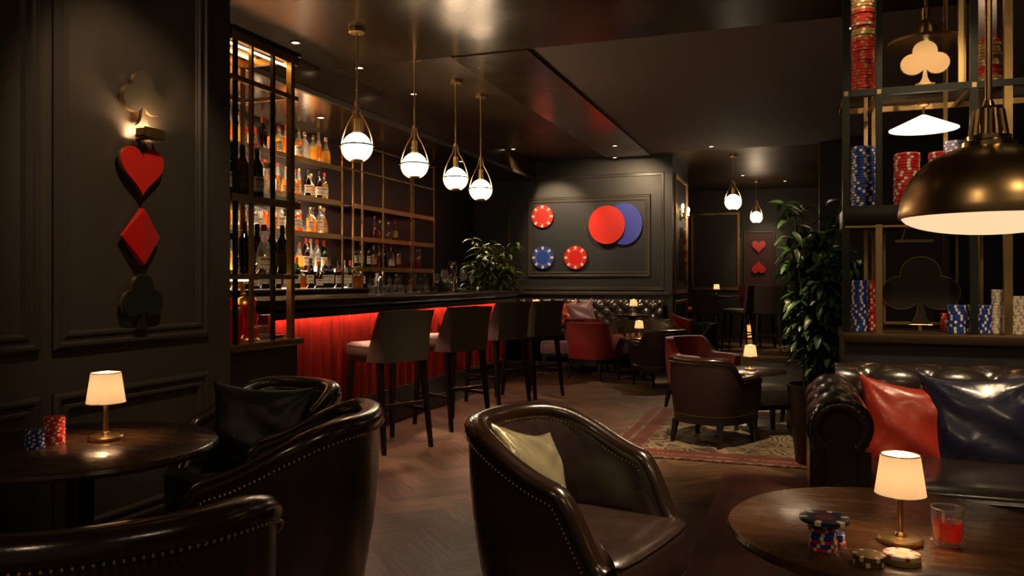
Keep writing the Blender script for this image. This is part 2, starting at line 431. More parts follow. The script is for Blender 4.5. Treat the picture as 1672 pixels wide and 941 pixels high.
# far wall
YF = 17.2
fx = lambda px: onY(px, YF)
x0, x1 = fx(1214), fx(1266)
zf = lambda py: zat(py, fx(1240), YF)
b = MB(); b.box(((x0 + x1) / 2, YF - .01, (zf(467) + zf(378)) / 2), (x1 - x0, .02, zf(378) - zf(467))); struct(b.build('trim_12', wallred))
moulding('trim_13', [(x0, YF - .02, zf(470)), (x1, YF - .02, zf(470)), (x1, YF - .02, zf(376)), (x0, YF - .02, zf(376))], .06, .03, (0, -1, 0))
moulding('trim_14', [(fx(1128), YF, zf(475)), (fx(1209), YF, zf(475)), (fx(1209), YF, zf(345)), (fx(1128), YF, zf(345))], .07, .04, (0, -1, 0), brassd)
# moulding on the half wall behind the sofa
moulding('trim_15', [(onY(1418, PY), PY, .1), (2.6, PY, .1), (2.6, PY, .765), (onY(1418, PY), PY, .765)], .05, .022, (0, -1, 0))
# ------------------------------------------------------------------ suits on the left wall
def club_poly(s, n=14, base=True, R=.25):
    """outline of a club, height about 1*s; returns (u, v) ccw"""
    cs = [(-.235, -.02), (0, .27), (.235, -.02)]       # left, top, right lobes
    P = []
    def arc(c, a0, a1):
        for i in range(n + 1):
            a = a0 + (a1 - a0) * i / n; P.append((c[0] + R * cos(a), c[1] + R * sin(a)))
    if base:
        for u, v in ((-.15, -.5), (.15, -.5), (.09, -.44), (.05, -.34), (.035, -.2)): P.append((u, v))
    arc(cs[2], radians(-145), radians(87.3))
    arc(cs[1], radians(-9.3), radians(189.3))
    arc(cs[0], radians(92.7), radians(325))
    if base: 
        for u, v in ((-.035, -.2), (-.05, -.34), (-.09, -.44)): P.append((u, v))
    return [(u * s, v * s) for u, v in P]
def heart_poly(s, n=48):
    P = []
    for i in range(n):
        t = 2 * pi * i / n
        P.append((-16 * sin(t) ** 3 / 32 * s, (13 * cos(t) - 5 * cos(2 * t) - 2 * cos(3 * t) - cos(4 * t) + 2.5) / 30 * s))
    return P
def wall_suit(name, label, poly, px, py, sx, m, edge, bev=False):
    Y, z = yz(px, py)
    o = thing(name, label, 'wall ornament', (XW + .02, Y, z))
    b = MB()
    if bev:
        c = b.bm.verts.new((.05, 0, 0)); t, bt = b.bm.verts.new((.05, 0, .0)), None
        pts = [(u * sx, v) for u, v in poly]
        ring = [b.bm.verts.new((.012, u, v)) for u, v in pts]; back = [b.bm.verts.new((0, u, v)) for u, v in pts]
        top, bot = b.bm.verts.new((.030, 0, poly[1][1] * .96)), b.bm.verts.new((.030, 0, poly[3][1] * .96))
        b.bm.verts.remove(c); b.bm.verts.remove(t)
        r, tp, l, bo = ring
        for f in ((r, tp, top), (r, top, bot), (r, bot, bo), (l, top, tp), (l, bot, top), (l, bo, bot)): b.bm.faces.new(f)
        for i in range(4): b.bm.faces.new((ring[i], back[i], back[(i + 1) % 4], ring[(i + 1) % 4]))
        b.build('face', m, o, sharp=10)
    else:
        b.prism(poly, lambda u, v, k: (.010 + .008 * k, u * sx, v)); b.build('face', m, o, sharp=20)
        b = MB()
        if edge:
            b.prism([(u * 1.035, v * 1.03) for u, v in poly], lambda u, v, k: (.0 + .013 * k, u * sx, v)); b.build('rim', edge, o, sharp=20)
    b = MB(); b.lathe([(.012, 0), (.012, .022)], (-.02, 0, 0), 10, Matrix.Rotation(pi / 2, 3, 'Y')); b.build('standoff', brassd, o)
    return o
pY = lambda px: onX(px, XW)
mpp = depth(XW, onX(227, XW)) / F                       # metres a pixel stands for at that distance
kx = 1 / ((.3355 + .4684 * .942))                        # undo the slant of the wall
wall_suit('club_plaque', 'dark bronze club plaque lit from below above the red heart', club_poly(.235), 224, 163, 1.0, M('club face upper', (.05, .04, .03), .45, .2), brassd)
wall_suit('heart_plaque', 'red heart plaque on the left panelled wall', heart_poly(.222), 223, 282, 1.10, redm, brassd)
wall_suit('diamond_plaque', 'red faceted diamond plaque on the left panelled wall', [(.135, 0), (0, .127), (-.135, 0), (0, -.127)], 222, 387, .80, redg, None, True)
wall_suit('club_plaque', 'near black club plaque with thin gold rim beneath the red diamond', club_poly(.235), 224, 493, 1.0, M('club face lower', (.016, .017, .012), .45, .2), brass)
# the little picture light between club and heart
Y, z = yz(228, 222)
pl = thing('picture_light', 'small bronze uplight on the wall between the club and the heart', 'wall light', (XW, Y, z))
b = MB(); b.box((.060, 0, -.012), (.056, .115, .008)); b.box((.086, 0, .006), (.008, .115, .044)); b.box((.06, -.054, .004), (.05, .007, .036)); b.box((.06, .054, .004), (.05, .007, .036)); b.build('housing', brassd, pl)
b = MB(); b.box((.024, 0, -.005), (.05, .05, .022), None, .003); b.build('bracket', brassd, pl)
b = MB(); b.box((.066, 0, .008), (.03, .09, .004), Matrix.Rotation(radians(-32), 3, 'Y')); b.build('lens', EM('uplight lens lit', (1, .64, .32), 300), pl)

# ------------------------------------------------------------------ bar counter
BX0, BX1, BY0, BY1 = -3.95, -3.2, 4.3, 8.8
bar = thing('bar_counter', 'long bar counter with glowing red fluted leather front', 'bar counter', (0, 0, 0))
b = MB(); b.box(((BX0 + BX1 + .06) / 2, (BY0 + BY1) / 2, 1.06), (BX1 - BX0 + .14, BY1 - BY0 + .2, .055), None, .008); b.build('countertop', woodd, bar)
b = MB(); b.box(((BX0 + BX1 + .07) / 2, (BY0 + BY1) / 2, 1.018), (BX1 - BX0 + .12, BY1 - BY0 + .14, .03), None, .004)
b.box((BX1 + .088, (BY0 + BY1) / 2, .992), (.014, BY1 - BY0 + .1, .062)); b.build('counter_lip', blackw, bar)
b = MB(); b.box(((BX0 + BX1) / 2 - .05, (BY0 + BY1) / 2, .51), (BX1 - BX0 - .10, BY1 - BY0 - .04, .96)); b.build('carcass', blackw, bar)
b = MB(); nf = 34; rows = []
for i in range(nf * 8 + 1):
    t = (1 - cos(pi * (i % 8) / 8.0)) / 2; y = BY0 + .02 + (BY1 - BY0 - .04) * (i // 8 + t) / nf
    x = BX1 - .088 + .085 * sqrt(max(0, 1 - (2 * t - 1) ** 2))
    rows.append([Vector((x + .004 * sin(zz * 5 + i // 8 * 1.7), y, zz)) for zz in (.30, .4, .52, .64, .76, .88, .99)])
b.grid(rows); b.build('front_panel', redfl, bar, sharp=80)
b = MB(); b.box((BX1 - .04, (BY0 + BY1) / 2, .285), (.08, BY1 - BY0, .035), None, .006); b.build('plinth_rail', trimm, bar)
b = MB(); b.box((BX1 - .08, (BY0 + BY1) / 2, .135), (.1, BY1 - BY0 - .03, .27)); b.build('plinth', blackw, bar)
for i in range(nf):
    b = MB(); b.box((BX1 + .012, BY0 + .02 + (BY1 - BY0 - .04) * (i + .5) / nf, .999), (.02, .03, .008)); b.build('led_diode', ledr, bar)
# ------------------------------------------------------------------ back bar shelving
SX0, SX1 = -4.93, -4.6
SY0, SY1, SYM = 3.45, 9.75, 7.46
sh = thing('back_bar_shelving', 'tall brass-framed back bar shelving behind the counter', 'shelving', (0, 0, 0))
levels = [2.43, 2.06, 1.70]
def shelf_part(z, y0, y1, glow=True):
    b = MB(); b.box(((SX0 + SX1) / 2, (y0 + y1) / 2, z - .012), (SX1 - SX0, y1 - y0, .024), None, .003)
    p = b.build('shelf', woodd, sh)
    b = MB(); b.box((SX1 + .004, (y0 + y1) / 2, z - .022), (.008, y1 - y0, .05)); b.build('shelf_edge', brassd, p)
    if glow:
        b = MB(); b.box((SX0 + .03, (y0 + y1) / 2, z + .006), (.02, y1 - y0 - .04, .008)); b.build('led_strip', ledc, p)
        b = MB(); b.box((SX1 - .012, (y0 + y1) / 2, z - .029), (.012, y1 - y0 - .04, .008)); b.build('label_fill_strip', led_fill, p)  # added strip hidden behind the edge, lights the bottle labels
for z in levels[:1]: shelf_part(z, SY0, SYM)
for z in levels[1:]: shelf_part(z, SY0, SYM)
for z, g in ((2.06, False), (1.70, False), (1.36, False)): shelf_part(z, SYM + .25, SY1, g)
for y0, y1 in ((7.9, 9.07),):
    for z in (1.36, 1.70):
        b = MB(); b.box((SX1 - .03, (y0 + y1) / 2, z + .33 if z < 1.5 else z + .345), (.02, y1 - y0 - .05, .008)); b.build('led_strip', EM('small shelf led', (1, .66, .36), 9), sh)
b = MB(); b.box(((SX0 + SX1) / 2 + .05, (SY0 + SY1) / 2, .55), (SX1 - SX0 + .1, SY1 - SY0, 1.10)); b.build('base_cabinet', blackw, sh)
b = MB(); b.box(((SX0 + SX1) / 2 + .06, (SY0 + SY1) / 2, 1.115), (SX1 - SX0 + .14, SY1 - SY0, .03), None, .004); b.build('back_counter', woodd, sh)
b = MB(); b.box((SX0 + .09, (SY0 + 7.95) / 2, 1.22), (.18, 7.95 - SY0, .18)); st = b.build('step', blackw, sh)
b = MB(); b.box((SX0 + .03, (SY0 + 7.9) / 2, 1.316), (.02, 7.9 - SY0, .008)); b.build('led_strip', ledc, st)
b = MB(); b.box((SX0 + .195, (SY0 + 7.9) / 2, 1.137), (.014, 7.9 - SY0, .008)); b.build('led_strip', EM('counter back led', (1, .74, .5), 6), st)
for px in (558, 575, 590, 624, 670, 707):
    y = onX(px, SX1)
    b = MB(); b.box((SX1 + .012, y, 1.94), (.018, .018, 1.62)); b.build('post', brassd, sh)
for y in (3.6, 4.9, 6.2, SYM - .02):
    b = MB(); b.box((SX1 + .012, y, 1.94), (.018, .018, 1.62)); b.build('post', brassd, sh)
for z in (2.72, 2.43):
    b = MB(); b.box((SX1 + .012, (SYM + SY1) / 2, z), (.018, SY1 - SYM, .018)); b.build('rail', brassd, sh)
b = MB(); b.box((SX0 + .005, (SYM + SY1) / 2, 1.95), (.01, SY1 - SYM, 1.6)); b.build('back_panel', M('wine back panel', (.055, .022, .022), .35, var=(.3, 2)), sh)
b = MB(); b.box((SX0 + .005, (SY0 + SYM) / 2, 1.95), (.01, SYM - SY0, 1.6)); b.build('back_panel', M('slate back panel', (.05, .044, .043), .4), sh)
b = MB(); b.box((SX0 - .0, SY1 + .02, 1.95), (.04, .04, 1.62)); b.build('end_post', brassd, sh)
# ------------------------------------------------------------------ bottles
SHAPES = {   # body profile, neck top radius, cap, label z0 z1 r
 'square':  ([(0, 0), (.036, 0), (.041, .006), (.041, .165), (.037, .185), (.018, .205), (.0145, .215), (.0145, .262)], (.0165, .25, .285), (.045, .135, .0418)),
 'wine':    ([(0, 0), (.034, 0), (.037, .006), (.037, .175), (.032, .20), (.018, .228), (.0140, .245), (.0135, .285)], (.0155, .245, .30), (.05, .135, .0378)),
 'round':   ([(0, 0), (.040, 0), (.049, .012), (.052, .075), (.047, .130), (.030, .165), (.016, .185), (.0145, .235)], (.021, .232, .275), (.04, .105, .0524)),
 'slim':    ([(0, 0), (.027, 0), (.030, .006), (.030, .175), (.024, .205), (.014, .235), (.0125, .285)], (.0155, .27, .31), (.04, .13, .0308)),
 'bell':    ([(0, 0), (.046, 0), (.049, .008), (.046, .10), (.038, .155), (.020, .20), (.0145, .225), (.0145, .265)], (.019, .255, .292), (.03, .10, .0494)),
 'squat':   ([(0, 0), (.045, 0), (.050, .008), (.050, .125), (.044, .145), (.020, .160), (.0165, .168), (.0165, .200)], (.024, .196, .232), (.025, .110, .0506)),
}
LIQ = {'amber': g_amber, 'honey': g_honey, 'brown': g_brown, 'clear': g_clear, 'green': g_green, 'red': g_red, 'black': g_dark}
CAPS = {'red': capred, 'black': capblk, 'gold': capgold, 'cork': corkm, 'chrome': chrome}
LABS = {'cream': paper, 'ochre': papero, 'black': paperd, None: None}
_bm = {}
def bottle_meshes(shape):
    if shape in _bm: return _bm[shape]
    prof, cap, lab = SHAPES[shape]
    b = MB(); b.lathe(prof, n=18)
    for f in b.bm.faces:
        if f.calc_center_median().z > prof[4][1] * .92: f.material_index = 1
    body = b.mesh('bottle_body', [g_amber, g_clear])
    b = MB(); r, c0, c1 = cap; b.lathe([(r * .95, c0), (r, c0 + .004), (r, c1 - .006), (r * .8, c1)], n=14); cm = b.mesh('bottle_cap', capred)
    b = MB(); rows = []
    for i in range(13):
        a = radians(-62 + 124 * i / 12)
        rows.append([Vector((cos(a) * rr, sin(a) * rr, z)) for rr, z in ((lab[2], lab[0]), (lab[2] + .0006, lab[0]), (lab[2] + .0006, lab[1]), (lab[2], lab[1]))])
    b.grid(rows, closeu=True, caps=True)
    b.mi = 1
    zb = lab[0] + (lab[1] - lab[0]) * .3
    for z, hh in ((zb, .004), (lab[0] + (lab[1] - lab[0]) * .72, .010)):
        rows = []
        for i in range(9):
            a = radians(-38 + 76 * i / 8)
            rows.append([Vector((cos(a) * rr, sin(a) * rr, zz)) for rr, zz in ((lab[2] + .0003, z), (lab[2] + .0010, z), (lab[2] + .0010, z + hh), (lab[2] + .0003, z + hh))])
        b.grid(rows, closeu=True, caps=True)
    lm = b.mesh('bottle_label', [paper, M('label print', (.16, .07, .04), .7)])
    _bm[shape] = (body, cm, lm); return _bm[shape]
def setmat(o, m, slot=0):
    o.material_slots[slot].link = 'OBJECT'; o.material_slots[slot].material = m
def bottle(loc, shape, liq, cap, lab, label, group, sc=1.0, rz=None):
    me = bottle_meshes(shape)
    t = thing('bottle', label, 'bottle', loc, rz if rz is not None else random.uniform(-.35, .35) - .75, group)
    t.scale = (sc,) * 3
    o = link('bottle_body', me[0], t); setmat(o, LIQ[liq]); setmat(o, LIQ[liq] if liq in ('black', 'brown', 'green') else g_clear, 1)
    o = link('cap', me[1], t); setmat(o, CAPS[cap])
    if lab: o = link('paper_label', me[2], t); setmat(o, LABS[lab])
    return t
LN = {'amber': 'amber', 'honey': 'honey', 'brown': 'brown glass', 'clear': 'clear glass', 'green': 'green glass', 'red': 'ruby red', 'black': 'black glass'}
CN = {'red': 'red', 'black': 'black', 'gold': 'gold', 'cork': 'cork', 'chrome': 'silver'}
def row(y0, y1, n, x, z, kinds, where, group, sc=1.0, jx=.02, jy=.02, skip=()):
    rnd = random.Random(where)
    k = 0
    for i in range(n):
        if i in skip: continue
        y = y0 + (y1 - y0) * (i + .5) / n + rnd.uniform(-jy, jy)
        s, l, c, lb = kinds[k % len(kinds)] if isinstance(kinds, list) else kinds(rnd)
        bottle((x + rnd.uniform(-jx, jx), y, z), s, l, c, lb, f'{LN[l]} bottle with {CN[c]} cap, {nth(k)} from left {where}', group, sc * rnd.uniform(.93, 1.06))
        k += 1
top = [('square', 'clear', 'cork', None), ('square', 'honey', 'gold', None), ('slim', 'amber', 'gold', None), ('bell', 'honey', 'cork', None), ('slim', 'red', 'black', 'ochre'), ('square', 'red', 'gold', 'ochre'), ('wine', 'black', 'red', None),
       ('bell', 'honey', 'cork', 'ochre'), ('square', 'honey', 'red', 'cream'), ('wine', 'amber', 'red', None), ('slim', 'brown', 'red', None), ('square', 'amber', 'gold', 'cream')]
row(5.50, 7.42, 16, SX1 - .15, 2.432, top, 'on the top lit shelf', 'bottles on the top lit shelf', 1.06)
mid = [('wine', 'black', 'black', 'cream'), ('round', 'amber', 'gold', 'cream'), ('wine', 'brown', 'black', 'cream'), ('square', 'honey', 'red', 'cream'), ('bell', 'amber', 'cork', 'ochre'), ('slim', 'amber', 'red', None), ('square', 'amber', 'black', 'ochre'),
       ('bell', 'honey', 'red', 'ochre'), ('wine', 'black', 'red', 'cream'), ('slim', 'amber', 'red', 'ochre'), ('bell', 'honey', 'gold', 'ochre'), ('round', 'amber', 'red', 'ochre'), ('slim', 'amber', 'gold', 'cream')]
row(5.45, 7.42, 17, SX1 - .15, 2.062, mid, 'on the middle lit shelf', 'bottles on the middle lit shelf')
low = [('square', 'amber', 'gold', 'cream'), ('slim', 'red', 'red', 'cream'), ('square', 'honey', 'gold', 'cream'), ('round', 'amber', 'black', None), ('square', 'clear', 'gold', 'cream'), ('bell', 'amber', 'cork', 'ochre'), ('square', 'clear', 'black', 'cream'),
       ('bell', 'clear', 'red', 'cream'), ('slim', 'amber', 'red', None), ('slim', 'amber', 'black', 'ochre'), ('square', 'clear', 'red', 'cream'), ('wine', 'black', 'gold', 'cream')]
row(5.40, 7.42, 18, SX1 - .15, 1.702, low, 'on the low lit shelf', 'bottles on the low lit shelf')
bk = [('wine', 'clear', 'red', 'cream'), ('wine', 'green', 'red', 'cream'), ('square', 'clear', 'red', None), ('wine', 'honey', 'red', None), ('wine', 'clear', 'red', 'cream'), ('bell', 'honey', 'red', None), ('wine', 'brown', 'red', 'cream'), ('slim', 'clear', 'cork', 'cream')]
row(5.25, 7.55, 18, SX0 + .10, 1.312, bk, 'on the raised back step', 'bottles on the raised back step', 1.08)
fr = [('wine', 'black', 'black', 'cream'), ('wine', 'brown', 'black', 'cream'), ('square', 'clear', 'gold', 'cream'), ('wine', 'green', 'red', 'cream'), ('squat', 'amber', 'cork', None), ('wine', 'black', 'black', 'cream'), ('bell', 'brown', 'red', 'cream'), ('wine', 'black', 'gold', 'cream')]
row(5.20, 8.05, 22, SX1 - .055, 1.132, fr, 'on the back counter', 'bottles along the back counter', 1.0, .015)
rt = [('wine', 'black', 'black', 'cream'), ('wine', 'clear', 'red', 'cream'), ('slim', 'black', 'red', 'cream'), ('square', 'amber', 'gold', 'ochre'), ('slim', 'red', 'red', None), ('wine', 'black', 'red', None), ('bell', 'clear', 'cork', 'cream'), ('wine', 'amber', 'red', 'ochre')]
row(7.88, 9.02, 8, SX1 - .14, 1.362, rt, 'in the lit niche', 'bottles in the lit niche', 1.0, .01)
ru = [('slim', 'red', 'red', None), ('round', 'red', 'gold', None), ('squat', 'clear', 'chrome', None), ('wine', 'amber', 'red', 'ochre')]
row(8.30, 9.0, 4, SX1 - .14, 1.702, ru, 'on the short shelf above the niche', 'bottles above the niche', .95)
row(9.30, 9.68, 3, SX1 - .14, 1.362, [('squat', 'red', 'red', None), ('slim', 'red', 'cork', None), ('slim', 'red', 'gold', None)], 'in the shelf end bay', 'bottles in the end bay', .9)
row(8.10, 9.0, 6, SX1 - .06, 1.132, [('squat', 'clear', 'black', None), ('squat', 'amber', 'gold', None), ('slim', 'clear', 'chrome', None)], 'below the lit niche', 'small bottles under the niche', .72)
row(9.15, 9.66, 4, SX1 - .06, 1.132, [('squat', 'amber', 'gold', None), ('slim', 'honey', 'gold', None), ('squat', 'green', 'black', None), ('squat', 'clear', 'gold', None)], 'at the far counter end', 'small bottles at the far end', .72)

# ------------------------------------------------------------------ things on the bar counter
BT = 1.0885
def wine_glass(loc, label, group, sc=1.0):
    t = thing('wine_glass', label, 'glass', loc, 0, group); t.scale = (sc,) * 3
    b = MB(); b.lathe([(.001, .085), (.022, .092), (.036, .12), (.038, .15), (.031, .20), (.029, .20), (.035, .15), (.033, .12), (.02, .096), (.001, .09)], n=18); b.build('bowl', g_ware, t)
    b = MB(); b.lathe([(.034, 0), (.034, .002), (.006, .008), (.004, .03), (.004, .08), (.007, .088)], n=16); b.build('stem', g_ware, t)
    return t
def tumbler(loc, label, group, r=.036, h=.085, liquid=None, name='tumbler'):
    t = thing(name, label, 'glass', loc, 0, group)
    b = MB(); b.lathe([(r * .84, 0), (r * .88, .003), (r, h), (r * .93, h), (r * .84, .016), (.001, .013), (.001, .0), (r * .7, 0)], n=20); b.build('glass', g_ware, t)
    b = MB(); b.tube([(r * .975 * cos(q), r * .975 * sin(q), h) for q in [2 * pi * i / 32 for i in range(32)]], .0014, 6, True); b.build('rim', g_clear, t)
    if liquid:
        b = MB(); b.lathe([(.001, .0165), (r * .82, .0165), (r * .90, h * .66), (.001, h * .66)], n=20); b.build('drink', liquid, t)
    return t
cp = lambda px, X=-3.72: (X, onX(px, X), BT)
wine_glass(cp(712), 'stemmed wine glass standing leftmost in the group by the bar plant', 'glassware at the end of the bar', 1.0)
wine_glass(cp(726, -3.55), 'tall wine glass standing in front of the carafe at the bar end', 'glassware at the end of the bar', 1.2)
wine_glass(cp(757, -3.75), 'wine glass between the brass tap and the plant at the bar end', 'glassware at the end of the bar', 1.3)
wine_glass(cp(770, -3.6), 'small wine glass standing rightmost on the bar counter beside the plant', 'glassware at the end of the bar', 1.0)
t = thing('beer_tap', 'brass ring-topped drinks tap on the bar counter near the plant', 'tap', cp(741, -3.7))
b = MB(); b.lathe([(.05, 0), (.05, .012), (.02, .02), (.016, .19), (.02, .2)], n=16); b.build('column', brassp, t)
b = MB(); b.tube([(.0, .07 * cos(a), .255 + .07 * sin(a)) for a in [2 * pi * i / 24 for i in range(24)]], .008, 8, True); b.build('ring', brassp, t)
b = MB(); b.tube([(.01, 0, .16), (.06, 0, .165), (.085, 0, .14), (.087, 0, .11)], .007, 8); b.build('spout', chrome, t)
t = thing('carafe', 'round clear glass carafe standing behind the brass tap', 'carafe', cp(738, -3.83))
b = MB(); b.lathe([(.05, 0), (.07, .01), (.078, .08), (.06, .15), (.025, .20), (.022, .28), (.05, .34), (.047, .34), (.019, .28), (.022, .20), (.057, .15), (.074, .08), (.066, .014), (.001, .01)], n=24); b.build('glass', g_ware, t)
b = MB(); b.lathe([(.05, .341), (.053, .344), (.05, .347), (.047, .344)], n=24, shell=True); b.build('lip', chrome, t)
for i, (px, X) in enumerate(((607, -3.72), (628, -3.65), (641, -3.74), (655, -3.6), (668, -3.72), (684, -3.66), (696, -3.75))):
    tumbler(cp(px, X), f'clear tumbler, {nth(i)} from the left along the back of the bar counter', 'tumblers along the bar counter', .032, .075)
t = thing('cocktail_shaker', 'silver cocktail shaker standing among tumblers on the bar counter', 'shaker', cp(618, -3.76))
b = MB(); b.lathe([(.032, 0), (.034, .004), (.042, .12), (.04, .125)], n=20); b.build('cup', chrome, t)
b = MB(); b.lathe([(.04, .125), (.036, .15), (.018, .17), (.016, .195), (.008, .2)], n=20); b.build('lid', chrome, t)

# ------------------------------------------------------------------ display cabinet left of the bar
CX0, CX1, CY0, CY1 = -3.12, -2.75, 3.40, 3.98
cab = thing('display_cabinet', 'brass-framed open display cabinet on a black base beside the panelled wall', 'cabinet', (0, 0, 0))
b = MB(); b.box(((CX0 + CX1) / 2, (CY0 + CY1) / 2, .42), (CX1 - CX0 - .02, CY1 - CY0, .84)); b.build('base', blackw, cab)
b = MB(); b.box(((CX0 + CX1) / 2, (CY0 + CY1) / 2 + .01, .86), (CX1 - CX0 + .03, CY1 - CY0 + .04, .04), None, .006); b.build('base_top', M('bronze cabinet top', (.18, .10, .04), .3, .7), cab)
py = [onX(p, CX1) for p in (388, 414, 449, 478)]
for i, y in enumerate(py):
    wd = .034 if i == 3 else .02
    b = MB(); b.box((CX1 - .015, y, 1.70), (wd, wd, 1.64)); b.build('post', brassd if i in (1, 3) else blackm, cab)
for y in (CY0 + .05, py[2], py[3]):
    b = MB(); b.box((CX0 + .02, y, 1.70), (.02, .02, 1.64)); b.build('post', brassd, cab)
for z, th, m in ((2.50, .05, brassd), (2.28, .026, brassd), (1.235, .024, brassd)):
    for x in (CX1 - .015, CX0 + .02):
        b = MB(); b.box((x, (CY0 + CY1) / 2, z), (.026, CY1 - CY0, th)); b.build('rail', m, cab)
    for y in (CY0 + .02, py[3]):
        b = MB(); b.box(((CX0 + CX1) / 2, y, z), (CX1 - CX0, .024, th * .8)); b.build('rail', m, cab)
b = MB(); b.box(((CX0 + CX1) / 2, (CY0 + CY1) / 2, 1.65), (CX1 - CX0, CY1 - CY0, .03), None, .004); b.build('shelf', woodd, cab)
b = MB(); b.box((CX1 + .004, (CY0 + CY1) / 2, 1.65), (.012, CY1 - CY0 + .01, .04)); b.build('shelf_edge', brassd, cab)
b = MB(); b.box(((CX0 + CX1) / 2, (CY0 + CY1) / 2, 1.250), (CX1 - CX0, CY1 - CY0, .008)); b.build('glass_shelf', g_pane, cab)
b = MB(); b.box(((CX0 + CX1) / 2, (CY0 + CY1) / 2, 2.535), (CX1 - CX0 + .02, CY1 - CY0 + .02, .02)); b.build('top_panel', blackw, cab)
b = MB(); b.box((CX0 + .1, (CY0 + CY1) / 2, 2.518), (.02, CY1 - CY0 - .1, .012)); b.build('led_strip', EM('cabinet led', (1, .5, .15), 6), cab)
b = MB(); b.box((CX0 + .05, (CY0 + CY1) / 2, 1.216), (.016, CY1 - CY0 - .08, .01)); b.box((CX1 - .06, (CY0 + CY1) / 2, 2.47), (.012, CY1 - CY0 - .06, .008)); b.build('led_strip', EM('cabinet low led', (1, .55, .2), 12), cab)
t = [('wine', 'black', 'black', 'cream', 376), ('wine', 'brown', 'black', 'black', 396), ('wine', 'black', 'black', 'cream', 420), ('squat', 'clear', 'gold', None, 437)]
for i, (s, l, c, lb, px) in enumerate(t):
    bottle((CX1 - .11, onX(px, CX1 - .11), 1.666), s, l, c, lb, f'{LN[l]} bottle, {nth(i)} from the left on the cabinet middle shelf', 'bottles on the cabinet middle shelf', .98)
t = [('squat', 'clear', 'black', None, 377), ('wine', 'black', 'red', None, 399), ('wine', 'brown', 'black', 'black', 420), ('bell', 'clear', 'red', 'cream', 431), ('wine', 'green', 'gold', 'ochre', 444), ('wine', 'black', 'black', 'black', 461)]
for i, (s, l, c, lb, px) in enumerate(t):
    xx = CX1 - (.10 if i % 2 else .17)
    bottle((xx, onX(px, xx), 1.255), s, l, c, lb, f'{LN[l]} bottle, {nth(i)} from the left on the cabinet glass shelf', 'bottles on the cabinet glass shelf', .95)
# red glass pieces on its base
ct = lambda px, X: (X, onX(px, X), .8805)
t = thing('glass_canister', 'ruby glass canister with gold band at the left end of the cabinet base', 'jar', ct(380, -2.86))
b = MB(); b.lathe([(.03, 0), (.042, .008), (.048, .05), (.05, .16), (.05, .185), (.001, .185)], n=24); b.build('body', g_red, t)
b = MB(); b.lathe([(.0505, .15), (.0515, .152), (.0515, .186), (.0505, .188)], n=24); b.build('band', capgold, t)
b = MB(); b.lathe([(.03, .186), (.03, .20), (.016, .215), (.022, .235), (.001, .25)], n=20); b.build('stopper', g_red, t)
t = thing('lidded_goblet', 'red glass goblet with domed gold lid on the cabinet base', 'goblet', ct(399, -2.93))
b = MB(); b.lathe([(.038, 0), (.036, .01), (.014, .03), (.014, .07), (.035, .10), (.052, .14), (.054, .195), (.001, .195)], n=24); b.build('cup', g_red, t)
b = MB(); b.lathe([(.056, .196), (.054, .21), (.036, .235), (.01, .245), (.012, .26), (.001, .265)], n=24); b.build('lid', capgold, t)
t = thing('cut_glass_decanter', 'red cut-glass decanter on a gold foot, right of the red goblet', 'decanter', ct(411, -2.84))
b = MB(); b.lathe([(.03, .02), (.038, .03), (.036, .06), (.028, .09), (.034, .12), (.034, .155), (.022, .17), (.02, .185)], n=10); b.build('body', g_red, t, sharp=15)
b = MB(); b.lathe([(.045, 0), (.045, .008), (.03, .022), (.001, .024)], n=20); b.build('foot', capgold, t)
b = MB(); b.lathe([(.02, .186), (.026, .2), (.028, .225), (.018, .245), (.001, .248)], n=10); b.build('stopper', g_red, t, sharp=15)
tumbler(ct(428, -2.84), 'clear tumbler beside the red decanter on the cabinet base', None, .032, .08)
t = thing('serving_tray', 'low round bronze tray on the cabinet base behind the clear tumbler', 'tray', ct(440, -2.95))
b = MB(); b.lathe([(.08, 0), (.09, .004), (.096, .014), (.09, .012), (.001, .007)], n=28); b.build('dish', brassd, t)
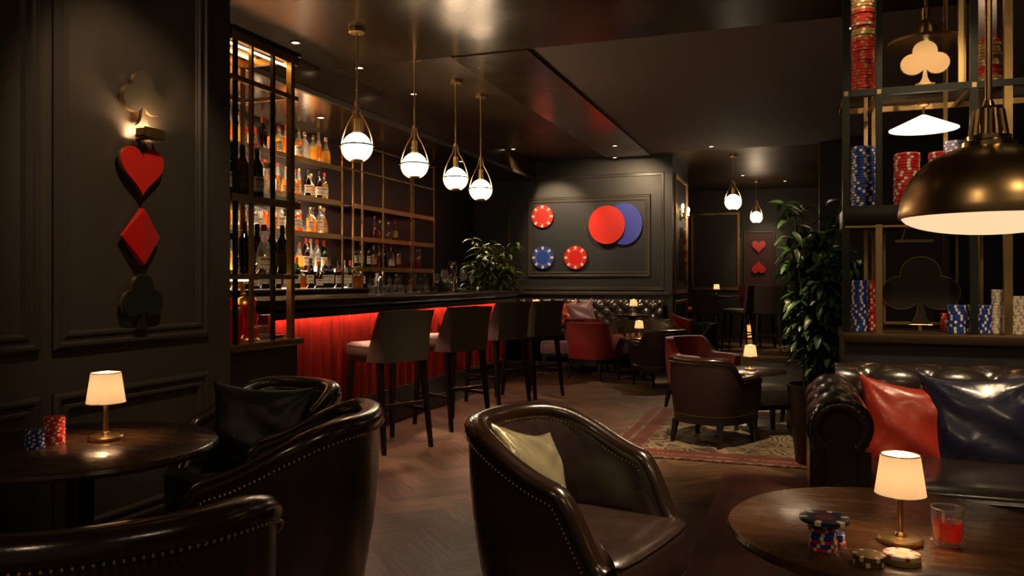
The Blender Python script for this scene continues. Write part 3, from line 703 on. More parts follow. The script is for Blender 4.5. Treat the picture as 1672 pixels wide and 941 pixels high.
# ------------------------------------------------------------------ pendants over the bar
def globe_pendant(loc_xy, zg, zc, label, group, r=.103):
    x, y = loc_xy
    t = thing('globe_pendant', label, 'pendant lamp', (x, y, zc), 0, group); d = zg - zc
    b = MB(); b.lathe([(.001, 0), (.06, 0), (.062, -.004), (.062, -.032), (.056, -.038), (.001, -.038)], n=8); b.build('canopy', brassd, t, sharp=20)
    b = MB(); b.tube([(0, 0, -.038), (0, 0, d + r + .20)], .0085, 10); b.lathe([(.018, d + r + .2), (.018, d + r + .225), (.009, d + r + .23)], n=12)
    for zz in (-.3, -.45): b.lathe([(.0085, zz), (.011, zz + .004), (.0085, zz + .008)], n=10)
    b.build('rod', brass, t)
    b = MB(); b.lathe([(.024, d + r - .006), (.024, d + r + .10), (.012, d + r + .11), (.010, d + r + .205)], n=14)
    b.lathe([(.03, d + r - .012), (.032, d + r + .008), (.024, d + r + .01)], n=14); b.build('socket', brassd, t)
    b = MB()
    R = r + .012
    for s in (-1, 1):
        pts = [(s * .016, 0, d + r + .215), (s * .022, 0, d + r + .17), (s * .03, 0, d + r + .13)]
        for i in range(13):
            k = i / 12.0; a = pi / 2 * (1 - k)
            pts.append((s * (.03 + (R - .03) * sin(k * pi / 2) ** .85), 0, d + (r + .13) * (1 - k) ** 1.1))
        for i in range(1, 9):
            a = radians(-i * 8.2); pts.append((s * R * cos(a), 0, d + R * sin(a)))
        b.tube(pts, .0048, 8)
    b.build('yoke', brass, t)
    b = MB(); b.tube([((r + .004) * cos(a), (r + .004) * sin(a), d + .012) for a in [2 * pi * i / 40 for i in range(40)]], .0075, 8, True)
    for s in (-1, 1): b.ball((s * (R + .012), 0, d + .006), .008); b.tube([(s * R, 0, d + .006), (s * (R + .012), 0, d + .006)], .004, 6)
    b.build('ring', blackm, t)
    b = MB(); b.ball((0, 0, d), r, 32, 20); b.build('globe', globem, t)
    b = MB(); b.lathe([(.045, d - r + .012), (.044, d - r + .002), (.036, d - r - .008), (.001, d - r - .010)], n=20); b.build('bottom_cap', brassd, t)
    t.rotation_euler.z = TH
    return t
names = ['brass globe pendant nearest over the bar, the largest of the row', 'brass globe pendant second along the bar, hanging above the second stool', 'brass globe pendant third along the bar', 'brass globe pendant over the far end of the bar, the smallest of its row']
for i, px in enumerate((583, 677, 744, 785)):
    y = onX(px, -3.0)
    globe_pendant((-3.0, y), zat((240, 270, 292, 310)[i], -3.0, y), 3.045 if y < 5.97 else CEIL, names[i], 'globe pendants over the bar')
p = atd(1197, 11.9); globe_pendant((p.x, p.y), EYE + 127 * 11.9 / F, CEIL, 'globe pendant in the back room, the larger and nearer of two', 'globe pendants in the back room', .115)
p = atd(1235, 15.0); globe_pendant((p.x, p.y), EYE + 102 * 15 / F, CEIL, 'globe pendant in the back room hanging before the red wall panel', 'globe pendants in the back room', .105)

# ------------------------------------------------------------------ dome pendant over the right table
pd = atd(1614, 1.95); rz = EYE + 102 * 1.95 / F
dm = thing('dome_pendant', 'large brass dome pendant with glowing bowl hanging over the right table', 'pendant lamp', (pd.x, pd.y, 3.045))
zz = rz - 3.045; R = .199
prof = [(R, zz), (R + .002, zz + .008)] + [(R * cos(a) ** .9, zz + .010 + .168 * sin(a)) for a in [pi / 2 * i / 18 for i in range(1, 17)]] + [(.04, zz + .180), (.036, zz + .184)]
b = MB(); b.lathe(prof + [(r - .004, z - .003) for r, z in reversed(prof[1:])] + [(R - .005, zz)], n=56, shell=True); b.build('dome', domem, dm)
b = MB(); b.lathe([(.062, zz + .172), (.062, zz + .182), (.05, zz + .188), (.05, zz + .198), (.028, zz + .205), (.026, zz + .262), (.014, zz + .272), (.011, zz + .285)], n=20)
for k in range(10):
    a = 2 * pi * k / 10; b.tube([(.04 * cos(a), .04 * sin(a), zz + .196), (.03 * cos(a), .03 * sin(a), zz + .262)], .006, 8)
b.build('socket_cup', brassp, dm)
b = MB(); b.tube([(0, 0, zz + .27), (0, 0, -.03)], .008, 12); b.build('rod', brass, dm)
b = MB(); b.lathe([(.001, 0), (.065, 0), (.065, -.02), (.05, -.035), (.001, -.035)], n=28); b.build('canopy', brassd, dm)
b = MB(); b.lathe([(R - .006, zz + .006)] + [((R - .006) * cos(a), zz + .004 - .046 * sin(a)) for a in [pi / 2 * i / 10 for i in range(1, 11)]], n=56); b.build('diffuser', diffm, dm)
ld = bpy.data.lights.new('dome_bulb', 'SPOT'); ld.energy = 10; ld.color = (1, .72, .42); ld.spot_size = radians(125); ld.spot_blend = .8; ld.shadow_soft_size = .12
lo = bpy.data.objects.new('dome_bulb', ld); COL.objects.link(lo); lo.location = (0, 0, zz - .04); lo.parent = dm

# ------------------------------------------------------------------ table lamps
def make_lamp():
    t = thing('table_lamp', '', 'lamp')
    b = MB(); b.lathe([(.001, 0), (.048, 0), (.05, .003), (.05, .010), (.046, .014), (.014, .016), (.012, .022), (.008, .026)], n=36); b.build('base', brass, t)
    b = MB(); b.tube([(0, 0, .02), (0, 0, .112)], .0075, 14); b.lathe([(.0075, .108), (.012, .112), (.012, .120), (.006, .124), (.005, .135)], n=14); b.build('stem', brass, t)
    b = MB(); b.lathe([(.057, .115), (.0435, .21), (.0425, .21), (.056, .115)], n=40, shell=True); b.build('lamp_shade', shadem, t)
    b = MB()
    for r, z in ((.0565, .1155), (.0432, .2095)):
        b = MB(); b.tube([(r * cos(a), r * sin(a), z) for a in [2 * pi * i / 40 for i in range(40)]], .0014, 6, True); b.build('shade_trim', brassd, t)
    b = MB(); b.ball((0, 0, .158), .017, 12, 8); b.build('bulb', bulbm, t)
    b = MB(); 
    for k in range(3):
        a = 2 * pi * k / 3; b.tube([(.004 * cos(a), .004 * sin(a), .132), (.0535 * cos(a), .0535 * sin(a), .134)], .001, 5)
    b.build('shade_carrier', brassd, t)
    return t
LAMP = make_lamp(); _used = [0]
def lamp(loc, label, sc=1.0):
    if not _used[0]:
        _used[0] = 1; o = LAMP; o.location = loc; o['label'] = label; o.scale = (sc,) * 3
    else: o = dup(LAMP, loc, 0, label, None, sc)
    return o

# ------------------------------------------------------------------ round tables
def round_table(loc, r, h, label, m=None, base_r=None, th=.032, group=None, colr=.045):
    t = thing('round_table', label, 'table', loc, 0, group)
    b = MB(); b.lathe([(.001, h - th), (r - .02, h - th), (r - .004, h - th + .006), (r, h - th * .5), (r - .004, h - .005), (r - .012, h), (.001, h)], n=72); b.build('tabletop', m or tabw, t)
    b = MB(); b.lathe([(.11, h - th - .02), (.11, h - th), (.001, h - th)], n=24); b.lathe([(colr, .03), (colr * .9, h - th - .02)], n=20); b.build('column', blackw, t)
    br = base_r or r * .55
    b = MB(); b.lathe([(.001, 0), (br, 0), (br, .012), (br * .5, .024), (colr, .034), (.001, .034)], n=40); b.build('foot', blackm, t)
    return t

# ------------------------------------------------------------------ tub chairs
def tub_path(a, bk, yf, n=64, e=2.3):
    P = []
    L1 = yf; Lc = 2.3 * a; tot = 2 * L1 + Lc * 1.2
    for i in range(n + 1):
        s = i / n
        ka = .22
        if s < ka: P.append((-a, yf * (1 - s / ka)))
        elif s > 1 - ka: P.append((a, yf * (s - 1 + ka) / ka))
        else:
            th = pi + pi * (s - ka) / (1 - 2 * ka); c, q = cos(th), sin(th)
            P.append((a * (abs(c) ** (2 / e)) * (1 if c > 0 else -1), -bk * abs(q) ** (2 / e)))
    return P
def normals(P):
    out = []
    for i in range(len(P)):
        p, q = P[max(i - 1, 0)], P[min(i + 1, len(P) - 1)]
        tx, ty = q[0] - p[0], q[1] - p[1]; l = sqrt(tx * tx + ty * ty) or 1
        out.append((ty / l, -tx / l))
    return out
def make_tub(label, group, m, mrim, mcush=None, a=.33, bk=.33, yf=.29, Hb=.80, Ha=.645, Hf=.43, s0=.05, s1=.80, f0=.71, f1=1.0, seat=.46, zb=.27, th=.052, taper=.84, legh=.25, nails=True, rim=True, name='tub_armchair', hollow=.0, skirt=True):
    t = thing(name, label, 'armchair', (0, 0, 0), 0, group)
    P = tub_path(a, bk, yf); Nn = normals(P); n = len(P)
    def H(y):
        k = (y + bk) / (yf + bk); h = Hb - (Hb - Ha) * smooth(s0, s1, k)
        if k > f0: h = h - (h - Hf) * smooth(f0, f1, k)
        return h
    def K(z): return taper + (1 - taper) * ((z - zb) / (Hb - zb)) ** .8 if z > zb else taper
    m_ = 9; rows = []
    for (x, y), (nx, ny) in zip(P, Nn):
        h = H(y); r = []
        for j in range(m_ + 1):
            z = zb + (h - zb) * j / m_; k = K(z); bulge = .012 * sin(pi * j / m_)
            r.append(Vector(((x + nx * bulge) * k, (y + ny * bulge) * k, z)))
        for j in range(m_ + 1):
            z = h - (h - zb) * j / m_; k = K(z); pad = .03 * sin(pi * min(1, j / m_ * 1.25)) if j < m_ * .8 else 0
            r.append(Vector(((x - nx * (th + pad)) * k, (y - ny * (th + pad)) * k, z)))
        rows.append(r)
    b = MB(); b.grid(rows, closeu=True, caps=True); b.build('backrest', m, t, sharp=50)
    pts = []
    for (x, y), (nx, ny) in zip(P, Nn):
        h = H(y); k = K(h); pts.append(Vector(((x - nx * th * .5) * k, (y - ny * th * .5) * k, h)))
    def sweep(prof, closed=True):
        rr = []
        for i, p in enumerate(pts):
            tg = (pts[min(i + 1, n - 1)] - pts[max(i - 1, 0)]).normalized()
            lat = Vector((Nn[i][0], Nn[i][1], 0)); lat = (lat - tg * lat.dot(tg)).normalized(); up = tg.cross(lat)
            if up.z < 0: up = -up
            rr.append([p + lat * u + up * v for u, v in prof])
        return rr
    if rim:
        wv = th * .5 + .008
        prof = [(wv, -.026), (wv + .005, -.006), (wv * .9, .010), (wv * .45, .019), (-wv * .45, .019), (-wv * .9, .010), (-wv - .005, -.006), (-wv, -.026)]
        b = MB(); b.grid(sweep(prof), closeu=True, caps=True); b.build('top_rail', mrim, t, sharp=50)
    if nails:
        b = MB()
        def dots(line, gap=.0145, r=.0044):
            acc = 0
            for i in range(1, len(line)):
                d = (line[i] - line[i - 1]).length
                while acc < d:
                    b.ball(line[i - 1].lerp(line[i], acc / d), r, 6, 4); acc += gap
                acc -= d
        wv = th * .5 + .009
        q = sweep([(wv + .001, -.031), (-wv - .001, -.031)])
        dots([r[0] for r in q]); b.build('nailhead_trim', brassp, t); b = MB(); dots([r[1] for r in q]); b.build('nailhead_trim', brassp, t); b = MB()
        dots([Vector(((x + nx * .003) * taper, (y + ny * .003) * taper, zb + .012)) for (x, y), (nx, ny) in zip(P, Nn)])
        b.build('nailhead_trim', brassp, t)
    # seat
    kk = K(seat); off = th + .012
    inner = [((x - nx * off) * kk, (y - ny * off) * kk) for (x, y), (nx, ny) in zip(P, Nn)]
    yfr = yf * kk + .035
    xi = inner[-1][0] + .02
    front = [(xi, yfr - .012), (xi * .94, yfr), (xi * .6, yfr + .010), (0, yfr + .014), (-xi * .6, yfr + .010), (-xi * .94, yfr), (-xi, yfr - .012)]
    poly = inner + front
    cy = sum(p[1] for p in poly) / len(poly)
    z0 = zb + .03; rows = []
    for z, k in ((z0, .985), (z0 + .012, 1.0), (seat - .04, 1.0), (seat - .018, .992), (seat - .004, .96), (seat + .008, .88), (seat + .016, .65), (seat + .018, .3)):
        rows.append([Vector((x * k, cy + (y - cy) * k, z)) for x, y in poly])
    b = MB(); b.grid(rows, closeu=True, caps=True); cu = b.build('seat_cushion', mcush or m, t, sharp=60)
    b = MB(); b.tube([Vector((x * .985, cy + (y - cy) * .985, seat - .012)) for x, y in poly], .0045, 6, True); b.build('piping', mrim, cu)
    # rail under the shell
    po = [((x + nx * .002) * taper, (y + ny * .002) * taper) for (x, y), (nx, ny) in zip(P, Nn)]
    b = MB(); b.prism(po, lambda u, v, k: (u, v, zb - .065 + .095 * k)); b.build('seat_rail', blackw, t, sharp=40)
    for sx, sy, ly in ((-1, 1, .9), (1, 1, .9), (-1, -1, .62), (1, -1, .62)):
        xx = a * taper * (.88 if sy > 0 else .72) * sx; yy = yf * taper * .84 if sy > 0 else -bk * taper * .70
        b = MB(); b.taper((xx, yy, zb - .05), (xx * 1.06, yy * (1.04 if sy > 0 else 1.22), 0), .05, .026); b.build('leg', blackw, t)
    return t
def place(proto, used, loc, rz, label, group=None, scale=None):
    if not used[0]:
        used[0] = 1; proto.location = loc; proto.rotation_euler = (0, 0, rz); proto['label'] = label
        if scale: proto.scale = (scale,) * 3
        return proto
    return dup(proto, loc, rz, label, group, scale)
def pillow(name, label, wd, ht, t, m, loc, rot, seed=0, group=None):
    rnd = random.Random(seed); n = 34
    def P(u, v, s):
        e = (1 - abs(u) ** 2.6) * (1 - abs(v) ** 2.6)
        pinch = 1 - .15 * (1 - abs(v) ** 2) * (abs(u) ** 2); pv = 1 - .15 * (1 - abs(u) ** 2) * (abs(v) ** 2)
        z = s * t * .5 * max(e, 0) ** .55
        z += s * .007 * sin(5 * u + 7 * v + seed) * e
        for q in range(4):
            cu, cv = ((-1, -1), (1, -1), (1, 1), (-1, 1))[q]; du, dv = u - cu, v - cv; rr = sqrt(du * du + dv * dv); an = math.atan2(dv * cu, -du * cu)
            z += s * .011 * sin(an * 13 + seed + q) * exp(-rr * 1.7) * min(1, rr * 3) * e ** .4
        return Vector((u * pinch * wd / 2, z, v * pv * ht / 2))
    b = MB()
    for s in (-1, 1):
        b.grid([[P(-1 + 2 * i / n, -1 + 2 * j / n, s) for j in range(n + 1)] for i in range(n + 1)])
    bmesh.ops.remove_doubles(b.bm, verts=b.bm.verts, dist=.0006)
    o = b.build(name, m, None, sharp=70); o.location = loc; o.rotation_euler = rot
    return tag(o, label, 'cushion', group)
# ------------------------------------------------------------------ seating, near
_t = [0]
NEAR = make_tub('', None, leath, leathrim)
def near(loc, f, label, sc=1.0):
    return place(NEAR, _t, loc, math.atan2(f[1], f[0]) - pi / 2, label, 'nailhead tub armchairs', sc)
near((-.665, 2.44, 0), (.966, -.24), 'dark leather tub armchair with gold satin cushion, nearest the right table', .965)
near((-1.54, 2.09, 0), (-.93, -.37), 'dark leather tub armchair seen from its side, between left table and floor', 1.0)
p = at(200, 1100, 0)
near((-1.286, 1.20, 0), (-.80, .60), 'dark leather tub armchair at the near left corner, only its back showing')
near((-2.13, 2.80, 0), (-.22, -.97), 'dark leather tub armchair with black cushion beyond the left table', .95)
# cushions in them
pillow('gold_cushion', 'pale gold satin cushion leaning in the right hand leather armchair', .37, .37, .12, goldcush, (-.78, 2.40, .575), (radians(-24), radians(14), math.atan2(-.24, .966) + pi / 2), 2)
pillow('black_cushion', 'large black satin cushion leaning in the leather armchair by the left table', .43, .37, .14, blackcush, (-2.02, 2.66, .62), (radians(-14), radians(3), camdir(0, -1) + pi), 5)

# ------------------------------------------------------------------ tables and lamps, near
LT = (-2.22, 1.99, 0); round_table(LT, .43, .68, 'dark walnut round table against the left wall with lamp and two chip stacks', None, .22)
LTL = at(173, 718, .68); lamp(LTL, 'brass table lamp with glowing cream shade on the left table', 1.08)
RT = w(.965, 1.98, .012); round_table(RT, .415, .588, 'dark walnut round table in the near right corner with lamp, chips and red drink', None, .22)
RTL = at(1470, 886, .60); lamp(RTL, 'brass table lamp with glowing cream shade on the right table', .99)
tb = at(1547, 892, .60)
t = tumbler(tb, 'cut tumbler of red drink beside the lamp on the right table', None, .036, .09, g_drink, 'drink_tumbler')
b = MB()
for k in range(10):
    a = 2 * pi * k / 10; b.ball((.0315 * cos(a), .0315 * sin(a), .011), .0062, 8, 6)
b.build('cut_base', g_ware, t)
b = MB(); b.box((.004, .005, .052), (.024, .024, .022), Matrix.Rotation(.5, 3, 'Z'), .004); b.build('ice_cube', g_ware, t)

# ------------------------------------------------------------------ poker chips
_cm = {}
def chip_mesh(r, t, body, spot, face=None):
    key = (r, t, body.name, spot.name)
    if key in _cm: return _cm[key]
    n = 48; b = MB()
    rows = []
    pr = [(.001, 0), (.9 * r, 0), (r, .10 * t), (r, .90 * t), (.95 * r, t), (.68 * r, t), (.66 * r, t * .93), (.40 * r, t * .93), (.001, t * .93)]
    for q, z in pr: rows.append([Vector((q * cos(2 * pi * i / n), q * sin(2 * pi * i / n), z)) for i in range(n)])
    b.grid(rows, closeu=True, caps=True)
    bmesh.ops.recalc_face_normals(b.bm, faces=b.bm.faces)
    for f in b.bm.faces:
        c = f.calc_center_median(); d = sqrt(c.x ** 2 + c.y ** 2)
        k = int(((math.atan2(c.y, c.x) + 2 * pi) % (2 * pi)) / (2 * pi / n))
        if d > .67 * r and k % 8 < 2 and c.z > .05 * t: f.material_index = 1
        elif d < .45 * r and c.z > .5 * t and face: f.material_index = 2
    me = b.mesh('poker_chip', [body, spot] + ([face] if face else []), 30, False)
    _cm[key] = me; return me
def chip_stack(loc, n, r, t, mats, colname, where, group, wob=.05, seed=0, order=None):
    rnd = random.Random(seed + n); z = 0
    for i in range(n):
        bm_, sp_, cn = (mats[order[i]] if order else mats)
        o = link('poker_chip', chip_mesh(r, t, bm_, sp_), None, (loc[0] + rnd.uniform(-wob, wob) * r, loc[1] + rnd.uniform(-wob, wob) * r, loc[2] + z), rnd.uniform(0, 6.28))
        k = n - 1 - i
        tag(o, f'{cn} poker chip, {"topmost" if k == 0 else nth(k) + " from the top"} {where}', 'poker chip', group); z += t + .0002
RC, BC, WC, YC = (redchip, whitechip, 'red'), (bluechip, whitechip, 'blue'), (whitechip, M('grey chip spot', (.32, .26, .22), .5), 'ivory'), (goldchip, redchip, 'gold')
chip_stack(at(57, 732, .68), 9, .0285, .0066, BC, 0, 'of the blue left-table stack', 'blue chips on the left table', .04, 1)
chip_stack(at(89, 724, .68), 13, .0315, .0066, RC, 0, 'of the red left-table stack', 'red chips on the left table', .04, 2)
mx = [RC, BC]
c0 = at(1343, 896, .60)
chip_stack(c0, 6, .031, .0085, mx, 0, 'of the mixed right-table stack', 'chips in the mixed stack on the right table', .06, 3, [0, 1, 0, 1, 1, 0])
c1 = at(1366, 888, .60)
chip_stack(c1, 3, .021, .0082, mx, 0, 'of the short stack behind the mixed stack', 'chips in the short stack on the right table', .06, 4, [0, 1, 1])
o = link('poker_chip', chip_mesh(.036, .010, bluechip, whitechip), None, (c0[0] + .004, c0[1] + .004, .6525), .4); tag(o, 'blue poker chip lying between the mixed stack and the broad top chip', 'poker chip', 'broad chips on the mixed stack')
o = link('poker_chip', chip_mesh(.055, .010, M('navy chip clay', (.02, .02, .05), .3), whitechip, M('dark red inlay', (.16, .012, .012), .35)), None, (c0[0] + .004, c0[1] + .004, .6630), .1); tag(o, 'broad dark chip with red centre lying on top of the mixed stack', 'poker chip', 'broad chips on the mixed stack')
g0 = at(1418, 921, .60)
gm = chip_mesh(.0335, .011, M('bronze chip clay', (.20, .12, .045), .3, .5), whitechip)
o = link('poker_chip', gm, None, g0, .3); tag(o, 'bronze poker chip with ivory spots, lower one of the pair before the lamp', 'poker chip', 'bronze chips before the lamp')
o = link('poker_chip', gm, None, (g0.x + .001, g0.y, g0.z + .0112), .9); tag(o, 'bronze poker chip with ivory spots, upper one of the pair before the lamp', 'poker chip', 'bronze chips before the lamp')
g1 = at(1474, 919, .60)
o = link('poker_chip', chip_mesh(.0375, .012, goldchip, goldchip), None, g1, .2); tag(o, 'gold poker chip under the cream-faced chip at the lamp foot', 'poker chip', 'chips at the lamp foot')
o = link('poker_chip', chip_mesh(.0375, .009, whitechip, redchip, M('cream inlay', (.6, .46, .2), .4)), None, (g1.x - .002, g1.y + .001, g1.z + .0122), .6); tag(o, 'cream-faced poker chip with red rim spots at the lamp foot', 'poker chip', 'chips at the lamp foot')

# ------------------------------------------------------------------ bar stools
def make_stool():
    t = thing('bar_stool', '', 'bar stool', (0, 0, 0), 0, 'bar stools along the counter')
    b = MB()
    n = 20; rows = []
    for z, k in ((.665, .93), (.672, .98), (.70, 1), (.735, 1), (.752, .97), (.762, .88), (.768, .6), (.769, .2)):
        r = []
        for i in range(48):
            a = 2 * pi * i / 48; c, s = cos(a), sin(a)
            r.append(Vector((.225 * k * abs(c) ** .28 * (1 if c > 0 else -1), .225 * k * abs(s) ** .28 * (1 if s > 0 else -1) + .02, z)))
        rows.append(r)
    b.grid(rows, closeu=True, caps=True); se = b.build('seat', stoolm, t, sharp=60)
    b = MB(); b.tube([(.226 * abs(cos(a)) ** .28 * (1 if cos(a) > 0 else -1), .226 * abs(sin(a)) ** .28 * (1 if sin(a) > 0 else -1) + .02, .742) for a in [2 * pi * i / 48 for i in range(48)]], .004, 6, True); b.build('piping', stoolm, se)
    rows = []
    for j in range(13):
        k = j / 12; z = .635 + (1.0 - .635) * k
        wing = .15 * (1 - k) ** .8 + .012; hw = .228 + .012 * k; yb = -.225 - .035 * k
        r = []
        for i in range(25):
            s = -1 + 2 * i / 24; e = smooth(.78, 1.0, abs(s))
            r.append(Vector((hw * s if abs(s) < .8 else hw * (s / abs(s)) * (.8 + .2 * smooth(.78, .93, abs(s))), yb - .018 * (1 - s * s) + wing * smooth(.84, 1, abs(s)), z + .006 * (1 - abs(s)) * k)))
        th = .045
        for i in range(24, -1, -1):
            s = -1 + 2 * i / 24
            x = (hw - th * .6) * s if abs(s) < .8 else (hw - th * .6) * (s / abs(s)) * (.8 + .2 * smooth(.78, .93, abs(s)))
            r.append(Vector((x, yb - .018 * (1 - s * s) + th + (wing - th + .018 if wing > th else wing * .2) * smooth(.84, 1, abs(s)), z + .006 * (1 - abs(s)) * k - .002)))
        rows.append(r)
    b = MB(); b.grid(rows, closeu=True, caps=True); b.build('backrest', stoolm, t, sharp=50)
    b = MB(); b.box((0, .01, .65), (.42, .43, .035), None, .005); b.build('seat_frame', blackw, t)
    L = {}
    for sx in (-1, 1):
        for sy in (-1, 1):
            a = (sx * .185, sy * .185 + .01, .65); e = (sx * .205, sy * .235 + (0 if sy > 0 else -.02), 0)
            b = MB(); b.taper(a, e, .042, .026); b.build('leg', blackw, t); L[sx, sy] = (Vector(a), Vector(e))
    def pt(k, z): a, e = L[k]; return a.lerp(e, (a.z - z) / a.z)
    for k1, k2, z in (((-1, -1), (-1, 1), .27), ((1, -1), (1, 1), .27), ((-1, 1), (1, 1), .22), ((-1, -1), (1, -1), .33)):
        b = MB(); b.bar(pt(k1, z), pt(k2, z), .02, .024); b.build('stretcher', blackw, t)
    return t
STOOL = make_stool(); _s = [0]
SF = math.atan2(.45, -.89) - pi / 2
def stool(px, py, label):
    q = at(px, py, .0)                    # floor point of the leg nearest the camera
    c, s = cos(SF), sin(SF); lx, ly = -.205, -.255
    return place(STOOL, _s, (q.x - (lx * c - ly * s), q.y - (lx * s + ly * c), 0), SF, label)
stool(627, 744, 'charcoal leather bar stool nearest the camera, largest of the four'); stool(737, 706, 'second charcoal leather bar stool along the counter')
stool(815, 665, 'third charcoal leather bar stool along the counter'); stool(874, 653, 'charcoal leather bar stool at the far end of the counter')

# ------------------------------------------------------------------ rugs
def rug2(name, label, x0, x1, y0, y1, m):
    cx, cy = (x0 + x1) / 2, (y0 + y1) / 2
    P = [(x0, y0), (x1, y0), (x1, PY - .012), (.22, PY - .012), (.22, y1), (x0, y1)]
    b = MB(); b.prism([(u - cx, v - cy) for u, v in P], lambda u, v, k: (u, v, .0005 + .0115 * k)); o = b.build(name, m, None, loc=(cx, cy, 0)); return tag(o, label, 'rug')
def rug(name, label, x0, x1, y0, y1, m):
    b = MB(); nx, ny = 40, 50
    b.box((0, 0, .006), (x1 - x0, y1 - y0, .012), None, .003)
    o = b.build(name, m, None, loc=((x0 + x1) / 2, (y0 + y1) / 2, 0)); return tag(o, label, 'rug')
rug('persian_rug', 'faded beige and red patterned rug under the middle lamp table', -1.3, 1.1, 5.45, 7.62, RUG('rug faded', (.050, .034, .020), (.21, .15, .085), (.11, .022, .014), 1.2, 1.085))
rug2('persian_rug', 'worn red patterned rug under the sofa and right table', -.43, 2.3, 1.2, 5.18, RUG('rug red', (.14, .020, .012), (.10, .05, .028), (.11, .015, .010), 1.365, 1.99))

# ------------------------------------------------------------------ chesterfield sofa
def tuft(a, bb):
    p, q = (a + bb) / 2, (a - bb) / 2
    return (abs(sin(pi * p)) * abs(sin(pi * q))) ** .33
def sofa():
    x0, x1, yf, ybk = .16, 2.34, 3.30, 4.40                # arm centre lines, front, back
    t = thing('chesterfield_sofa', 'dark tufted leather rolled-arm sofa against the half wall on the right', 'sofa', (0, 0, .012))
    b = MB(); b.box(((x0 + x1) / 2, (yf + ybk) / 2 + .01, .19), (x1 - x0 - .02, ybk - yf - .04, .20), None, .02); b.build('base', leathsofa, t)
    n = 2; wd = (x1 - x0 - .24) / n
    for i in range(n):
        cx = x0 + .12 + wd * (i + .5); rows = []
        for z, k in ((.28, .97), (.295, 1), (.38, 1), (.405, .985), (.42, .94), (.434, .8), (.442, .5), (.444, .15)):
            r = []
            for j in range(56):
                a = 2 * pi * j / 56; c, s = cos(a), sin(a)
                r.append(Vector((cx + wd / 2 * .995 * k * abs(c) ** .2 * (1 if c > 0 else -1), yf + .42 + .42 * k * abs(s) ** .2 * (1 if s > 0 else -1), z)))
            rows.append(r)
        b = MB(); b.grid(rows, closeu=True, caps=True); cu = b.build('seat_cushion', leathsofa, t, sharp=60)
        b = MB(); b.tube([Vector((cx + wd / 2 * .998 * abs(cos(a)) ** .2 * (1 if cos(a) > 0 else -1), yf + .42 + .423 * abs(sin(a)) ** .2 * (1 if sin(a) > 0 else -1), .395)) for a in [2 * pi * j / 56 for j in range(56)]], .006, 6, True); b.build('piping', leathsofa, cu)
    # profile: inside face up, over the roll, down the outer side; s in 0..1
    R = .115
    def prof(s):
        """(outward, z, normal) with 0 at the roll centre"""
        if s < .36:
            k = s / .36; return (-.05 - .03 * k, .40 + .18 * k, (-1, .2))
        if s < .86:
            k = (s - .36) / .5; a = radians(205 - 290 * k); return (R * cos(a), .635 + R * sin(a), (cos(a), sin(a)))
        k = (s - .86) / .14; a = radians(-85); return (R * cos(a) + .0 * k, .635 + R * sin(a) - .36 * k, (1, 0))
    def tufted(fn, L, nm, cell=.135):
        nu, nv = int(L / .0125), 78; rows = []
        for i in range(nu + 1):
            u = L * i / nu; r = []
            for j in range(nv + 1):
                s = j / nv; o, z, (nx, nz) = prof(s)
                k = tuft(u / cell * 1.0, s * 6.6) * (1 if s < .80 else 0) if s < .80 else 1 - smooth(.8, .86, s) * 0
                amp = .030 * (1 - smooth(.74, .82, s)); l = sqrt(nx * nx + nz * nz)
                dd = amp * (k - .75); r.append(fn(u, o + nx / l * dd, z + nz / l * dd))
            rows.append(r)
        b = MB(); b.grid(rows); p = b.build(nm, leathsofa, t, sharp=80)
        b = MB(); 
        for a in range(0, int(L / cell) + 2):
            for q in range(0, 6):
                if (a + q) % 2: continue
                s = q / 6.6
                if s > .76 or a * cell > L - .01: continue
                o, z, (nx, nz) = prof(s); l = sqrt(nx * nx + nz * nz)
                b.ball(fn(a * cell, o - nx / l * .016, z + nz / l * -.016), .010, 8, 5)
        b.build('buttons', leathsofa, p); return p
    rb = .10
    tufted(lambda u, o, z: Vector((x0 + .02 + u, ybk - .10 + o, z + .05)), x1 - x0 - .04, 'backrest')
    for sx, xc, nm in ((1, x0, 'armrest'), (-1, x1, 'armrest')):
        arm = tufted(lambda u, o, z: Vector((xc - sx * o, yf + .01 + u, z)), ybk - yf - .16, nm, .15)
        # scroll front: pleated disc with smooth keyhole panel
        b = MB(); rows = []
        for k, (rr, dy) in enumerate(((1.0, 0), (.98, -.022), (.86, -.036), (.68, -.034), (.56, -.022))):
            r = []
            for i in range(96):
                a = 2 * pi * i / 96; pl = 1 + .022 * cos(i / 96 * 2 * pi * 24) * (1 if 0 < k < 4 else 0)
                r.append(Vector((xc + R * rr * pl * cos(a), yf + .012 + dy, .635 + R * rr * pl * sin(a))))
            rows.append(r)
        b.grid(rows, closeu=True, caps=True); b.build('scroll_front', leathsofa, arm, sharp=60)
        b = MB(); P = [(R * .55 * cos(radians(a)), .635 + R * .55 * sin(radians(a))) for a in range(-40, 221, 10)] + [(-.058, .30), (-.062, .09), (.062, .09), (.058, .30)]
        b.prism(P, lambda u, v, k: (xc + u, yf - .026 + .05 * k, v)); b.build('front_panel', leathd, arm, sharp=40)
        b = MB(); b.prism([(-.11, .09), (.11, .09), (.11, .55), (-.11, .55)], lambda u, v, k: (xc + u, yf + .012 + (ybk - yf - .1) * k, v)); b.build('arm_side', leathsofa, arm, sharp=40)
    for x in (x0 - .05, x1 + .05):
        for y in (yf + .05, ybk - .1):
            b = MB(); b.lathe([(.03, .10), (.036, .08), (.024, .05), (.022, .015), (.026, .0)], (x, y, 0), 16); b.build('leg', blackw, t)
    return t
sofa()
def onsofa(px, py, Y):
    X = onY(px, Y); return (X, Y, zat(py, X, Y))
pillow('red_cushion', 'red satin cushion leaning on the sofa beside its left arm', .45, .44, .15, redcush, onsofa(1484, 702, 3.92), (radians(-15), radians(7), radians(4)), 3)
